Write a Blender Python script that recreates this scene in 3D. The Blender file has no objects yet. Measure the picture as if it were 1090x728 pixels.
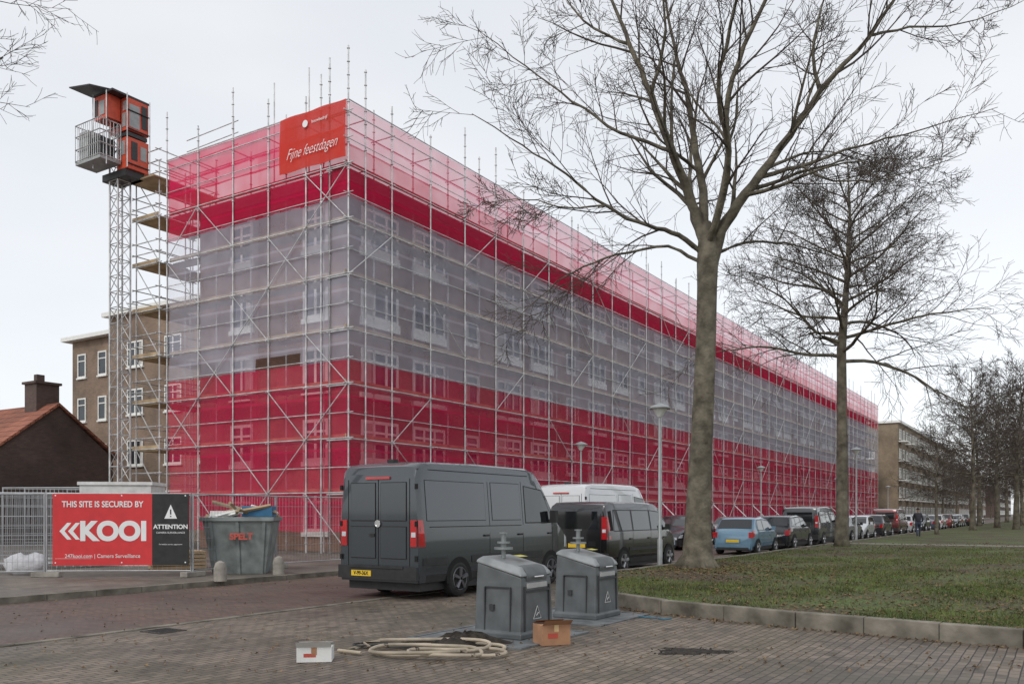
import bpy, math, random
import numpy as np
from mathutils import Vector, Matrix
random.seed(7)
rnd=random.random
def ru(a,b): return random.uniform(a,b)
S=bpy.context.scene
S.view_settings.view_transform='Standard'; S.view_settings.look='None'; S.view_settings.exposure=0
ANG=math.atan2(.845,.535)
CU=Vector((math.cos(ANG),math.sin(ANG),0)); CV=Vector((-CU.y,CU.x,0)); C0=Vector((-6.11,32.5,0))
def L(u,v,z=0): return C0+CU*u+CV*v+Vector((0,0,z))

# ------------------------------------------------------------ materials
MC={}
def nt(name):
    m=bpy.data.materials.new(name); m.use_nodes=True
    n=m.node_tree; b=n.nodes['Principled BSDF']; return m,n,b
def nd(n,t,**k):
    x=n.nodes.new(t)
    for a,b in k.items(): setattr(x,a,b)
    return x
def c4(c): return (c[0],c[1],c[2],1)
def mat(name,col,rough=.6,metal=0,var=.15,scale=4,bump=0,coat=0,bscale=None,col2=None,emit=None):
    if name in MC: return MC[name]
    m,n,b=nt(name); lk=n.links.new
    tc=nd(n,'ShaderNodeTexCoord'); no=nd(n,'ShaderNodeTexNoise'); no.inputs['Scale'].default_value=scale; no.inputs['Detail'].default_value=3
    lk(tc.outputs['Object'],no.inputs['Vector'])
    cr=nd(n,'ShaderNodeValToRGB'); cr.color_ramp.elements[0].position=.3; cr.color_ramp.elements[1].position=.7
    lo=[max(0,c*(1-var)) for c in col]; hi=[min(1,c*(1+var)) for c in col] if col2 is None else col2
    cr.color_ramp.elements[0].color=c4(lo); cr.color_ramp.elements[1].color=c4(hi)
    lk(no.outputs['Fac'],cr.inputs['Fac']); lk(cr.outputs['Color'],b.inputs['Base Color'])
    b.inputs['Roughness'].default_value=rough; b.inputs['Metallic'].default_value=metal
    b.inputs['Coat Weight'].default_value=coat; b.inputs['Coat Roughness'].default_value=.05
    if bump:
        n2=nd(n,'ShaderNodeTexNoise'); n2.inputs['Scale'].default_value=bscale or scale*4; n2.inputs['Detail'].default_value=4
        lk(tc.outputs['Object'],n2.inputs['Vector'])
        bp=nd(n,'ShaderNodeBump'); bp.inputs['Strength'].default_value=bump; bp.inputs['Distance'].default_value=.03
        lk(n2.outputs['Fac'],bp.inputs['Height']); lk(bp.outputs['Normal'],b.inputs['Normal'])
    MC[name]=m; return m
def brick(name,c1,c2,mortar,bw,bh,ms=.012,rough=.85,wall=False,dirt=None,dirt_lo=.45,dirt_hi=.7,dirt_scale=.6,bump=.4,rot=0,offset=.5,stain=0):
    m,n,b=nt(name); lk=n.links.new
    tc=nd(n,'ShaderNodeTexCoord'); vec=tc.outputs['Object']
    if wall:
        sp=nd(n,'ShaderNodeSeparateXYZ'); lk(vec,sp.inputs[0]); ad=nd(n,'ShaderNodeMath',operation='ADD'); lk(sp.outputs[0],ad.inputs[0]); lk(sp.outputs[1],ad.inputs[1])
        cb=nd(n,'ShaderNodeCombineXYZ'); lk(ad.outputs[0],cb.inputs[0]); lk(sp.outputs[2],cb.inputs[1]); v2=cb.outputs[0]
    else:
        mp=nd(n,'ShaderNodeMapping'); mp.inputs['Rotation'].default_value[2]=rot; lk(vec,mp.inputs[0]); v2=mp.outputs[0]
        nz=nd(n,'ShaderNodeTexNoise'); nz.inputs['Scale'].default_value=.8; lk(vec,nz.inputs['Vector'])
        va=nd(n,'ShaderNodeVectorMath',operation='MULTIPLY_ADD'); va.inputs[1].default_value=(.06,.06,0)
        lk(nz.outputs['Color'],va.inputs[0]); lk(v2,va.inputs[2]); v2=va.outputs[0]
    bt=nd(n,'ShaderNodeTexBrick'); bt.offset=offset; bt.inputs['Scale'].default_value=1; bt.inputs['Brick Width'].default_value=bw; bt.inputs['Row Height'].default_value=bh
    bt.inputs['Mortar Size'].default_value=ms; bt.inputs['Mortar Smooth'].default_value=.3; bt.inputs['Bias'].default_value=0
    bt.inputs['Color1'].default_value=c4(c1); bt.inputs['Color2'].default_value=c4(c2); bt.inputs['Mortar'].default_value=c4(mortar)
    lk(v2,bt.inputs['Vector']); col=bt.outputs['Color']
    n1=nd(n,'ShaderNodeTexNoise'); n1.inputs['Scale'].default_value=.35; n1.inputs['Detail'].default_value=5; n1.inputs['Roughness'].default_value=.65; lk(vec,n1.inputs['Vector'])
    mr=nd(n,'ShaderNodeMapRange'); mr.inputs[1].default_value=.3; mr.inputs[2].default_value=.7; mr.inputs[3].default_value=.58; mr.inputs[4].default_value=1.35; lk(n1.outputs['Fac'],mr.inputs[0])
    mx=nd(n,'ShaderNodeVectorMath',operation='SCALE'); lk(col,mx.inputs[0]); lk(mr.outputs[0],mx.inputs['Scale']); col=mx.outputs[0]
    if stain:
        ns=nd(n,'ShaderNodeTexNoise'); ns.inputs['Scale'].default_value=1.7; ns.inputs['Detail'].default_value=4; ns.inputs['Distortion'].default_value=.6; lk(vec,ns.inputs['Vector'])
        ms_=nd(n,'ShaderNodeMapRange'); ms_.inputs[1].default_value=.56; ms_.inputs[2].default_value=.70; ms_.inputs[3].default_value=1; ms_.inputs[4].default_value=1-stain; lk(ns.outputs['Fac'],ms_.inputs[0])
        m4=nd(n,'ShaderNodeVectorMath',operation='SCALE'); lk(col,m4.inputs[0]); lk(ms_.outputs[0],m4.inputs['Scale']); col=m4.outputs[0]
    if dirt:
        n3=nd(n,'ShaderNodeTexNoise'); n3.inputs['Scale'].default_value=dirt_scale; n3.inputs['Detail'].default_value=7; n3.inputs['Roughness'].default_value=.7; lk(vec,n3.inputs['Vector'])
        m3=nd(n,'ShaderNodeMapRange'); m3.inputs[1].default_value=dirt_lo; m3.inputs[2].default_value=dirt_hi; m3.inputs[4].default_value=.75; lk(n3.outputs['Fac'],m3.inputs[0])
        mm=nd(n,'ShaderNodeMix',data_type='RGBA'); lk(m3.outputs[0],mm.inputs['Factor']); lk(col,mm.inputs['A']); mm.inputs['B'].default_value=c4(dirt); col=mm.outputs['Result']
        rr=nd(n,'ShaderNodeMapRange'); rr.inputs[1].default_value=.35; rr.inputs[2].default_value=.65; rr.inputs[3].default_value=rough-.22; rr.inputs[4].default_value=rough+.1; lk(n1.outputs['Fac'],rr.inputs[0]); lk(rr.outputs[0],b.inputs['Roughness'])
    else: b.inputs['Roughness'].default_value=rough
    lk(col,b.inputs['Base Color'])
    bp=nd(n,'ShaderNodeBump'); bp.inputs['Strength'].default_value=bump; bp.inputs['Distance'].default_value=.01; bp.invert=True
    lk(bt.outputs['Fac'],bp.inputs['Height']); lk(bp.outputs['Normal'],b.inputs['Normal'])
    return m
def netmat(name,col,alpha,trans=.45):
    m=bpy.data.materials.new(name); m.use_nodes=True; n=m.node_tree; n.nodes.clear(); lk=n.links.new
    out=nd(n,'ShaderNodeOutputMaterial'); tc=nd(n,'ShaderNodeTexCoord')
    sp=nd(n,'ShaderNodeSeparateXYZ'); lk(tc.outputs['Object'],sp.inputs[0])
    ad=nd(n,'ShaderNodeMath',operation='ADD'); lk(sp.outputs[0],ad.inputs[0]); lk(sp.outputs[1],ad.inputs[1])
    d1=nd(n,'ShaderNodeMath',operation='DIVIDE'); d1.inputs[1].default_value=2.5; lk(ad.outputs[0],d1.inputs[0]); f1=nd(n,'ShaderNodeMath',operation='FLOOR'); lk(d1.outputs[0],f1.inputs[0])
    d2=nd(n,'ShaderNodeMath',operation='DIVIDE'); d2.inputs[1].default_value=2.0; lk(sp.outputs[2],d2.inputs[0]); f2=nd(n,'ShaderNodeMath',operation='FLOOR'); lk(d2.outputs[0],f2.inputs[0])
    cb=nd(n,'ShaderNodeCombineXYZ'); lk(f1.outputs[0],cb.inputs[0]); lk(f2.outputs[0],cb.inputs[1])
    wn=nd(n,'ShaderNodeTexWhiteNoise'); lk(cb.outputs[0],wn.inputs['Vector'])
    no=nd(n,'ShaderNodeTexNoise'); no.inputs['Scale'].default_value=.9; no.inputs['Detail'].default_value=2; lk(tc.outputs['Object'],no.inputs['Vector'])
    a1=nd(n,'ShaderNodeMath',operation='MULTIPLY_ADD'); a1.inputs[1].default_value=.10; a1.inputs[2].default_value=alpha-.175; lk(wn.outputs['Value'],a1.inputs[0])
    a2=nd(n,'ShaderNodeMath',operation='MULTIPLY_ADD'); a2.inputs[1].default_value=.25; lk(no.outputs['Fac'],a2.inputs[0]); lk(a1.outputs[0],a2.inputs[2])
    fr=nd(n,'ShaderNodeMath',operation='FRACT'); lk(d2.outputs[0],fr.inputs[0]); lt=nd(n,'ShaderNodeMath',operation='LESS_THAN'); lt.inputs[1].default_value=.05; lk(fr.outputs[0],lt.inputs[0])
    a3=nd(n,'ShaderNodeMath',operation='MULTIPLY_ADD'); a3.inputs[1].default_value=.15; a3.use_clamp=True; lk(lt.outputs[0],a3.inputs[0]); lk(a2.outputs[0],a3.inputs[2])
    df=nd(n,'ShaderNodeBsdfDiffuse'); df.inputs[0].default_value=c4(col); tr=nd(n,'ShaderNodeBsdfTranslucent'); tr.inputs[0].default_value=c4(col)
    m1=nd(n,'ShaderNodeMixShader'); m1.inputs[0].default_value=trans; lk(df.outputs[0],m1.inputs[1]); lk(tr.outputs[0],m1.inputs[2])
    tp=nd(n,'ShaderNodeBsdfTransparent'); m2=nd(n,'ShaderNodeMixShader'); lk(a3.outputs[0],m2.inputs[0]); lk(tp.outputs[0],m2.inputs[1]); lk(m1.outputs[0],m2.inputs[2]); lk(m2.outputs[0],out.inputs[0])
    return m

# ------------------------------------------------------------ mesh builder
class MB:
    def __init__(s): s.v=[]; s.f=[]; s.m=[]
    def add(s,vs,fs,mi=0):
        o=len(s.v); s.v.extend(tuple(x) for x in vs)
        for f in fs: s.f.append(tuple(i+o for i in f)); s.m.append(mi)
    def box(s,x0,x1,y0,y1,z0,z1,mi=0):
        s.add([(x0,y0,z0),(x1,y0,z0),(x1,y1,z0),(x0,y1,z0),(x0,y0,z1),(x1,y0,z1),(x1,y1,z1),(x0,y1,z1)],
              [(0,3,2,1),(4,5,6,7),(0,1,5,4),(1,2,6,5),(2,3,7,6),(3,0,4,7)],mi)
    def quad(s,a,b,c,d,mi=0): s.add([a,b,c,d],[(0,1,2,3)],mi)
    def path(s,pts,rs,n=6,mi=0,cap=True):
        pts=[Vector(p) for p in pts]; vs=[]; fs=[]; k=len(pts)
        for i,p in enumerate(pts):
            d=(pts[min(i+1,k-1)]-pts[max(i-1,0)])
            if d.length<1e-9: d=Vector((0,0,1))
            d.normalize(); a=Vector((1,0,0)) if abs(d.x)<.8 else Vector((0,1,0))
            x=(a-d*a.dot(d)).normalized(); y=d.cross(x)
            r=rs[i] if hasattr(rs,'__len__') else rs
            for j in range(n):
                t=2*math.pi*j/n; vs.append(p+x*(r*math.cos(t))+y*(r*math.sin(t)))
        for i in range(k-1):
            for j in range(n):
                a=i*n+j; b=i*n+(j+1)%n; fs.append((a,b,b+n,a+n))
        if cap: fs.append(tuple(range(n-1,-1,-1))); fs.append(tuple((k-1)*n+j for j in range(n)))
        s.add(vs,fs,mi)
    def tube(s,p,q,r,n=5,mi=0): s.path([p,q],r,n,mi)
    def lathe(s,prof,c=(0,0,0),axis='z',n=20,mi=0):
        vs=[];fs=[];k=len(prof)
        for a,r in prof:
            for j in range(n):
                t=2*math.pi*j/n; x,y=r*math.cos(t),r*math.sin(t)
                vs.append((c[0]+x,c[1]+y,c[2]+a) if axis=='z' else (c[0]+x,c[1]+a,c[2]+y))
        for i in range(k-1):
            for j in range(n):
                a=i*n+j;b=i*n+(j+1)%n; fs.append((a,b,b+n,a+n))
        fs.append(tuple(range(n-1,-1,-1))); fs.append(tuple((k-1)*n+j for j in range(n)))
        s.add(vs,fs,mi)
    def build(s,name,mats,parent=None,smooth=False,bevel=0,loc=None,rz=0,ang=35):
        me=bpy.data.meshes.new(name); me.from_pydata(s.v,[],s.f); 
        for m in (mats if isinstance(mats,(list,tuple)) else [mats]): me.materials.append(m)
        me.polygons.foreach_set('material_index',s.m)
        if smooth:
            me.polygons.foreach_set('use_smooth',[True]*len(s.f))
            try: me.set_sharp_from_angle(angle=math.radians(ang))
            except Exception as e: print(e)
        me.update()
        o=bpy.data.objects.new(name,me); S.collection.objects.link(o)
        if parent: o.parent=parent
        if loc is not None: o.location=loc
        o.rotation_euler[2]=rz
        if bevel:
            b=o.modifiers.new('bevel','BEVEL'); b.width=bevel; b.segments=2; b.limit_method='ANGLE'
        return o
def empty(name,loc=(0,0,0),rz=0,sc=1):
    o=bpy.data.objects.new(name,None); S.collection.objects.link(o); o.location=loc; o.rotation_euler[2]=rz; o.scale=(sc,sc,sc); return o
def text(name,body,size,loc,rot,m,parent,shear=0,align='CENTER',bold=0,sx=1):
    c=bpy.data.curves.new(name,'FONT'); c.body=body; c.size=size; c.shear=shear; c.align_x=align; c.align_y='CENTER'; c.offset=bold; c.extrude=.002
    c.materials.append(m); o=bpy.data.objects.new(name,c); S.collection.objects.link(o); o.parent=parent; o.location=loc; o.rotation_euler=rot; o.scale=(sx,1,1); return o

# ------------------------------------------------------------ world, sun, camera
w=bpy.data.worlds.new("World"); S.world=w; w.use_nodes=True; n=w.node_tree; n.nodes.clear(); lk=n.links.new
out=nd(n,'ShaderNodeOutputWorld'); sky=nd(n,'ShaderNodeTexSky'); sky.sky_type='NISHITA'; sky.sun_disc=False
sky.sun_elevation=math.radians(40); sky.sun_rotation=math.radians(210)
hs=nd(n,'ShaderNodeHueSaturation'); hs.inputs['Saturation'].default_value=.45; lk(sky.outputs[0],hs.inputs['Color'])
b1=nd(n,'ShaderNodeBackground'); b1.inputs[1].default_value=.05; lk(hs.outputs[0],b1.inputs[0])
tc=nd(n,'ShaderNodeTexCoord'); mp=nd(n,'ShaderNodeMapping'); mp.inputs['Scale'].default_value=(1,1,2.5); lk(tc.outputs['Generated'],mp.inputs[0])
no=nd(n,'ShaderNodeTexNoise'); no.inputs['Scale'].default_value=1.6; no.inputs['Detail'].default_value=5; lk(mp.outputs[0],no.inputs['Vector'])
cr=nd(n,'ShaderNodeValToRGB'); cr.color_ramp.elements[0].position=.3; cr.color_ramp.elements[1].position=.75
cr.color_ramp.elements[0].color=(.79,.83,.885,1); cr.color_ramp.elements[1].color=(1,1,1,1); lk(no.outputs['Fac'],cr.inputs['Fac'])
b2=nd(n,'ShaderNodeBackground'); b2.inputs[1].default_value=.77; lk(cr.outputs[0],b2.inputs[0])
ash=nd(n,'ShaderNodeAddShader'); lk(b1.outputs[0],ash.inputs[0]); lk(b2.outputs[0],ash.inputs[1]); lk(ash.outputs[0],out.inputs[0])
sl=bpy.data.lights.new('sun','SUN'); sl.energy=.95; sl.angle=math.radians(14); sl.color=(1,.96,.9); so=bpy.data.objects.new('sun',sl); S.collection.objects.link(so)
so.rotation_euler=(math.radians(50),0,math.radians(-30))
cd=bpy.data.cameras.new('camera'); cam=bpy.data.objects.new('camera',cd); S.collection.objects.link(cam); S.camera=cam
cam.location=(0,0,1.65); cam.rotation_euler=(math.radians(90),0,0); cd.lens=30.6; cd.sensor_width=36; cd.shift_y=.167; cd.clip_end=4000; cd.clip_start=.1

# ------------------------------------------------------------ ground
paver=brick('pavers',(.225,.18,.14),(.13,.104,.082),(.026,.023,.017),.21,.105,.008,rough=.72,dirt=(.062,.058,.032),dirt_lo=.48,dirt_hi=.74,dirt_scale=.45,rot=0,stain=.42)
roadm=brick('clinker_road',(.175,.105,.08),(.105,.068,.053),(.025,.021,.017),.20,.068,.006,rough=.72,dirt=(.10,.082,.068),dirt_lo=.42,dirt_hi=.7,rot=math.pi/2,stain=.3)
tile=brick('paving_tiles',(.20,.17,.14),(.14,.12,.10),(.05,.045,.035),.3,.3,.006,rough=.75,dirt=(.09,.072,.055))
conc=mat('concrete',(.30,.275,.24),.9,var=.3,scale=5,bump=.4)
concd=mat('kerb_stone',(.14,.125,.095),.9,var=.45,scale=2.2,bump=.6,col2=(.28,.25,.205))
g=MB(); g.quad((-1500,-1500,0),(1500,-1500,0),(1500,1500,0),(-1500,1500,0)); g.build('ground',paver,loc=L(0,0),rz=ANG)
g=MB(); g.quad((-90,-11.4,.004),(500,-11.4,.004),(500,-6.35,.004),(-90,-6.35,.004)); g.build('road',roadm,loc=L(0,0),rz=ANG)
g=MB()
for i in range(240):
    u=-60+i*.5; g.box(u,u+.485,-11.52,-11.38,-.05,.012+.004*rnd())
g.build('gutter',concd,loc=L(0,0),rz=ANG)
g=MB(); g.box(-60,420,-6.2,60,-.1,.11); g.build('pavement',tile,loc=L(0,0),rz=ANG)
g=MB()
for i in range(300):
    u=-60+i*1.0; g.box(u,u+.985,-6.35,-6.203,-.05,.125)
g.build('kerb',concd,loc=L(0,0),rz=ANG)
g=MB(); g.box(-.22,.22,-.22,.22,0,.010,0)
for k in range(5): g.box(-.17,.17,-.17+k*.08,-.14+k*.08,.0101,.013,1)
g.build('drain_cover',[mat('cast_iron',(.06,.055,.05),.6,metal=.5),mat('slot_black',(.006,.006,.006),.9)],loc=L(-16.5,-11.9,0),rz=ANG)

# lawn with kerb
near=[Vector(p) for p in [(2.45,21.4),(2.0,18.8),(1.75,16.9),(1.85,15.5),(2.5,14.3),(4.12,12.55),(6.3,10.7),(9,8.6),(13,5.6),(20,.4)]]
far0=[L(u,-13.3).to_2d() for u in (230,120,60,30,10,0)]
poly=far0+near+[Vector((60,-28)),Vector((300,-28)),Vector((520,230)),Vector((330,330))]
gm,n,b=nt('lawn'); lk=n.links.new
tc=nd(n,'ShaderNodeTexCoord'); a=nd(n,'ShaderNodeTexNoise'); a.inputs['Scale'].default_value=.38; a.inputs['Detail'].default_value=6; a.inputs['Roughness'].default_value=.7; lk(tc.outputs['Object'],a.inputs['Vector'])
cr=nd(n,'ShaderNodeValToRGB'); e=cr.color_ramp.elements; e[0].position=.42; e[0].color=(.082,.060,.036,1); e[1].position=.66; e[1].color=(.092,.145,.03,1)
x=e.new(.52); x.color=(.088,.10,.034,1); lk(a.outputs['Fac'],cr.inputs['Fac'])
a2=nd(n,'ShaderNodeTexNoise'); a2.inputs['Scale'].default_value=14; a2.inputs['Detail'].default_value=5; lk(tc.outputs['Object'],a2.inputs['Vector'])
mr=nd(n,'ShaderNodeMapRange'); mr.inputs[1].default_value=.3; mr.inputs[2].default_value=.7; mr.inputs[3].default_value=.5; mr.inputs[4].default_value=1.4; lk(a2.outputs['Fac'],mr.inputs[0])
sc=nd(n,'ShaderNodeVectorMath',operation='SCALE'); lk(cr.outputs[0],sc.inputs[0]); lk(mr.outputs[0],sc.inputs['Scale']); lk(sc.outputs[0],b.inputs['Base Color']); b.inputs['Roughness'].default_value=.95
bp=nd(n,'ShaderNodeBump'); bp.inputs['Distance'].default_value=.05; lk(a2.outputs['Fac'],bp.inputs['Height']); lk(bp.outputs[0],b.inputs['Normal'])
g=MB(); g.add([(p.x,p.y,.2) for p in poly],[tuple(range(len(poly)))]); g.build('lawn',gm)
g=MB(); line=far0[2:]+near
def blocks(g,line,step,w_,z0,z1):
    for i in range(len(line)-1):
        a,b_=line[i],line[i+1]; d=b_-a; ln=d.length; d=d/ln; k=max(1,round(ln/step)); st=ln/k; nn=Vector((-d.y,d.x))
        for j in range(k):
            p=a+d*(j*st+.003); q=a+d*((j+1)*st-.003); h=z1+ru(-.008,.008)
            vs=[p-nn*w_*.5,q-nn*w_*.5,q+nn*w_*.5,p+nn*w_*.5]
            g.add([(v.x,v.y,z0) for v in vs]+[(v.x,v.y,h) for v in vs],[(0,3,2,1),(4,5,6,7),(0,1,5,4),(1,2,6,5),(2,3,7,6),(3,0,4,7)])
blocks(g,line,1.0,.17,-.05,.235)
g.build('kerb',concd,bevel=.014)
g=MB(); g.quad(*[tuple(L(u,v,.206)) for u,v in ((19,-13.4),(19,-80),(20.8,-80),(20.8,-13.4))]); g.build('footpath',mat('path_gravel',(.22,.2,.17),.9,var=.3,scale=6,bump=.3))
P=np.array([(p.x,p.y) for p in poly])
def inside(x,y):
    r=np.zeros(len(x),bool); j=len(P)-1
    for i in range(len(P)):
        xi,yi=P[i];xj,yj=P[j]
        c=((yi>y)!=(yj>y))&(x<(xj-xi)*(y-yi)/(yj-yi+1e-12)+xi); r^=c; j=i
    return r
rs=np.random.RandomState(3)
def scatter(N,ymax,pw):
    y=8+(ymax-8)*rs.rand(N)**pw; x=-1+ y*.72*rs.rand(N)+1.5
    k=inside(x,y)
    x,y=x[k],y[k]
    if N>20000:
        f=np.sin(x*.9+1.3*np.sin(y*.7))+np.sin(y*1.1+x*.35)+.8*np.sin(x*2.3-y*1.9)
        dt=np.hypot(x-4.93,(y-23.2)*.8); k=rs.rand(len(x))<np.clip(.52+.38*f,.05,1)*np.clip(dt/3.2,.05,1); x,y=x[k],y[k]
    return x,y
def tris(name,x,y,hh,ww,m,flat=False,zb=.2):
    N=len(x); t=rs.rand(N)*6.283; h=hh*(.5+rs.rand(N)); ww=ww*(.6+.8*rs.rand(N)); z=np.full(N,zb)
    dx,dy=np.cos(t)*ww,np.sin(t)*ww; lx,ly=(rs.rand(N)-.5)*h*1.2,(rs.rand(N)-.5)*h*1.2
    if flat:
        v=np.stack([np.stack([x-dx,y-dy,z+.01],1),np.stack([x+dy,y-dx,z+.01+rs.rand(N)*.03],1),np.stack([x+dx,y+dy,z+.015],1),np.stack([x-dy*.8,y+dx*.8,z+.01+rs.rand(N)*.03],1)],1).reshape(-1,3); q=4
    else:
        v=np.stack([np.stack([x-dx,y-dy,z],1),np.stack([x+dx,y+dy,z],1),np.stack([x+lx,y+ly,z+h],1)],1).reshape(-1,3); q=3
    me=bpy.data.meshes.new(name); me.from_pydata(v.tolist(),[],np.arange(len(v)).reshape(-1,q).tolist()); me.materials.append(m)
    o=bpy.data.objects.new(name,me); S.collection.objects.link(o)
x,y=scatter(170000,36,1.5)
tris('grass',x,y,.05,.008,mat('grass_blade',(.072,.108,.022),.8,var=.5,scale=2,col2=(.15,.185,.045)))
leafm=mat('leaf_litter',(.13,.075,.035),.9,var=.5,scale=9,col2=(.27,.175,.085))
x,y=scatter(12000,42,1.2); tris('fallen_leaves',x,y,.02,.035,leafm,True)
N=3000; t_=rs.rand(N)*6.283; r_=np.abs(rs.randn(N))*2.2; x=4.93+r_*np.cos(t_); y=23.2+r_*1.3*np.sin(t_); k=inside(x,y); tris('fallen_leaves',x[k],y[k],.02,.035,leafm,True)
N=1100; y=9+16*rs.rand(N)**1.5; x=(rs.rand(N)-.5)*1.2*y; k=~inside(x,y)
tris('fallen_leaves',x[k],y[k],.01,.02,leafm,True,.0)
# leaves drifted against the foot of the lawn kerb
xs_=[];ys_=[]
for i in range(3,len(near)-2):
    a_,b_=near[i],near[i+1]
    for k in range(90):
        f=rs.rand(); p=a_.lerp(b_,f); d=(b_-a_).normalized(); q=p-Vector((-d.y,d.x))*-1*(.0)+Vector((-abs(d.y),-abs(d.x)))*(.11+abs(rs.randn())*.10); xs_.append(q.x); ys_.append(q.y)
tris('fallen_leaves',np.array(xs_),np.array(ys_),.01,.022,leafm,True,.0)

# ------------------------------------------------------------ main building
bm=brick('facade_brick',(.33,.18,.115),(.25,.135,.09),(.24,.21,.18),.22,.065,.01,wall=True,bump=.2)
white=mat('white_frame',(.84,.84,.80),.5,var=.05)
glassm=mat('window_glass',(.035,.045,.055),.06,var=.5,scale=.7)
curt=mat('curtain',(.5,.48,.44),.8,var=.2,scale=1)
roofm=mat('roof_bitumen',(.06,.06,.06),.9)
def window(g,face,s,z,wd,ht,off=0,nlight=2,sill=.1,f=.09):
    def bx(s0,s1,d0,d1,z0,z1,mi):
        p=[face(a_,b_,c_) for c_ in (z0,z1) for (a_,b_) in ((s0,d0),(s1,d0),(s1,d1),(s0,d1))]
        g.add(p,[(0,3,2,1),(4,5,6,7),(0,1,5,4),(1,2,6,5),(2,3,7,6),(3,0,4,7)],mi)
    s0,s1,z0,z1=s-wd/2,s+wd/2,z-ht/2,z+ht/2
    bx(s0,s1,-.02,.02,z0,z1,0)
    bx(s0,s0+f,.003,.07,z0,z1,1); bx(s1-f,s1,.003,.07,z0,z1,1); bx(s0+f,s1-f,.003,.068,z1-f,z1,1); bx(s0+f,s1-f,.003,.068,z0,z0+f,1)
    for i in range(1,nlight):
        c=s0+wd*i/nlight; bx(c-f/2,c+f/2,.022,.064,z0+f,z1-f,1)
    bx(s0+f,s1-f,.022,.06,z0+ht*.68,z0+ht*.68+f*.7,1)
    bx(s0-.06,s1+.06,.0,.12,z0-sill,z0-.002,1)
    if rnd()<.5: bx(s0+f,s0+wd*ru(.2,.45),.021,.026,z0+f,z1-f,2)
bld=empty('apartment_building',L(0,0),ANG)
g=MB(); g.box(1.35,108.8,1.35,10.2,0,14.85); g.build('walls',bm,bld)
g=MB(); g.box(1.0,109.1,1.0,10.5,14.853,15.12,0); g.box(1.3,108.8,1.3,10.2,15.12,15.16,1)
for i in range(9): g.box(8+i*12,9.2+i*12,5,5.8,15.15,16.3,2)
g.build('roof',[white,roofm,bm],bld)
g=MB(); zs=[1.75,4.6,7.5,10.4,13.2]
fr=lambda s,d,z:(s,1.35-d,z); fl=lambda s,d,z:(1.35-d,s,z)
for zi,z in enumerate(zs):
    u=3.3; k=0
    while u<107:
        if k%3==2: window(g,fr,u,z,1.1,1.5,nlight=1,f=.13)
        else: window(g,fr,u,z,2.3,1.65,nlight=3,sill=.36,f=.13)
        u+=3.3; k+=1
    for v in (3.0,7.4): window(g,fl,v,z,1.4,1.7,nlight=2,sill=.2,f=.13)
g.box(1.28,108.8,1.26,1.347,2.95,3.2,1)
g.build('windows',[glassm,white,curt],bld)

# ------------------------------------------------------------ scaffolding
sc_=empty('scaffolding',L(0,0),ANG)
galv=mat('galvanised_steel',(.55,.55,.55),.45,metal=.35,var=.3,scale=3)
wood=mat('scaffold_boards',(.42,.31,.19),.85,var=.35,scale=1.5)
alu=mat('aluminium_deck',(.50,.50,.50),.5,metal=.3)
t=MB(); B=2.5; NL=44; LEN=NL*B; VL=10.7; R=.03
lifts=[.35+2.05*i for i in range(1,8)]
TOP=17.1
def stand(x,y,ztop,rings=True,r=R):
    t.tube((x,y,0),(x,y,ztop),r,6)
    if rings:
        z=.5
        while z<ztop: t.lathe([(-.012,.06),(.012,.06)],(x,y,z),n=6); z+=1.0 if z<15 else .5
for i in range(NL+1):
    x=i*B
    zt=TOP+(.2+1.7*rnd() if rnd()<.75 else .1)
    if i==0: zt=19.1
    stand(x,0,zt,i<18); stand(x,.95,TOP-.1+rnd()*1.6,i<10)
vst=[2.2,4.3,6.4,8.6,VL]
for v in vst:
    stand(0,v,TOP+.3+1.9*rnd()); stand(.95,v,TOP-.5+2*rnd())
stand(0,.95,18.9); stand(.95,0,18.6); stand(0,1.4,18.4)
for l in lifts+[TOP-.45]:
    for dz,rr in ((0,.024),(.95,.018)):
        if l+dz>TOP+.2: continue
        t.tube((-.25,-.01,l+dz),(LEN,-.01,l+dz),rr,5); t.tube((-.01,-.25,l+dz+.03),(-.01,VL+.2,l+dz+.03),rr,5)
    t.tube((0,.95,l),(LEN,.95,l),.024,5); t.tube((.95,0,l+.03),(.95,VL,l+.03),.024,5)
    for i in range(NL+1): t.tube((i*B,-.15,l-.04),(i*B,1.1,l-.04),.024,5)
    for v in vst: t.tube((-.15,v,l-.04),(1.1,v,l-.04),.024,5)
t.tube((0,-.01,TOP),(LEN,-.01,TOP),.026,5); t.tube((-.01,0,TOP),(-.01,VL,TOP),.026,5)
lv=[.2]+lifts
for i in range(NL):
    for j in range(len(lv)-1):
        if (i*3+j)%5==0 or (i+2*j)%7==3:
            a,b_=(i*B,(i+1)*B) if (i+j)%2 else ((i+1)*B,i*B)
            t.tube((a,-.05,lv[j]),(b_,-.05,lv[j+1]),.02,5)
vv=[0]+vst
for i in range(len(vv)-1):
    for j in range(len(lv)-1):
        if (i+j)%3==0: t.tube((-.05,vv[i],lv[j]),(-.05,vv[i+1],lv[j+1]),.02,5)
        if (i+j)%4==2: t.tube((-.05,vv[i+1],lv[j]),(-.05,vv[i],lv[j+1]),.02,5)
for i in range(6,40,2):
    t.tube((i*B,-.05,2.3),(i*B,-2.3,.15),.04,6)
t.build('tubes',galv,sc_,smooth=True)
d=MB()
for l in lifts:
    d.box(.05,LEN,.3,.93,l-.03,l+.02,0); d.box(.3,.93,.95,VL,l-.028,l+.022,0)
    d.box(0,LEN,.14,.17,l+.03,l+.19,1); d.box(.14,.17,.18,VL,l+.03,l+.19,1)
d.build('decks',[alu,wood],sc_)
redm=netmat('red_net',(.80,.028,.12),.50,.32); greym=netmat('grey_net',(.76,.74,.88),.35,.28); topm=netmat('red_net_top',(.84,.09,.20),.54)
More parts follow.
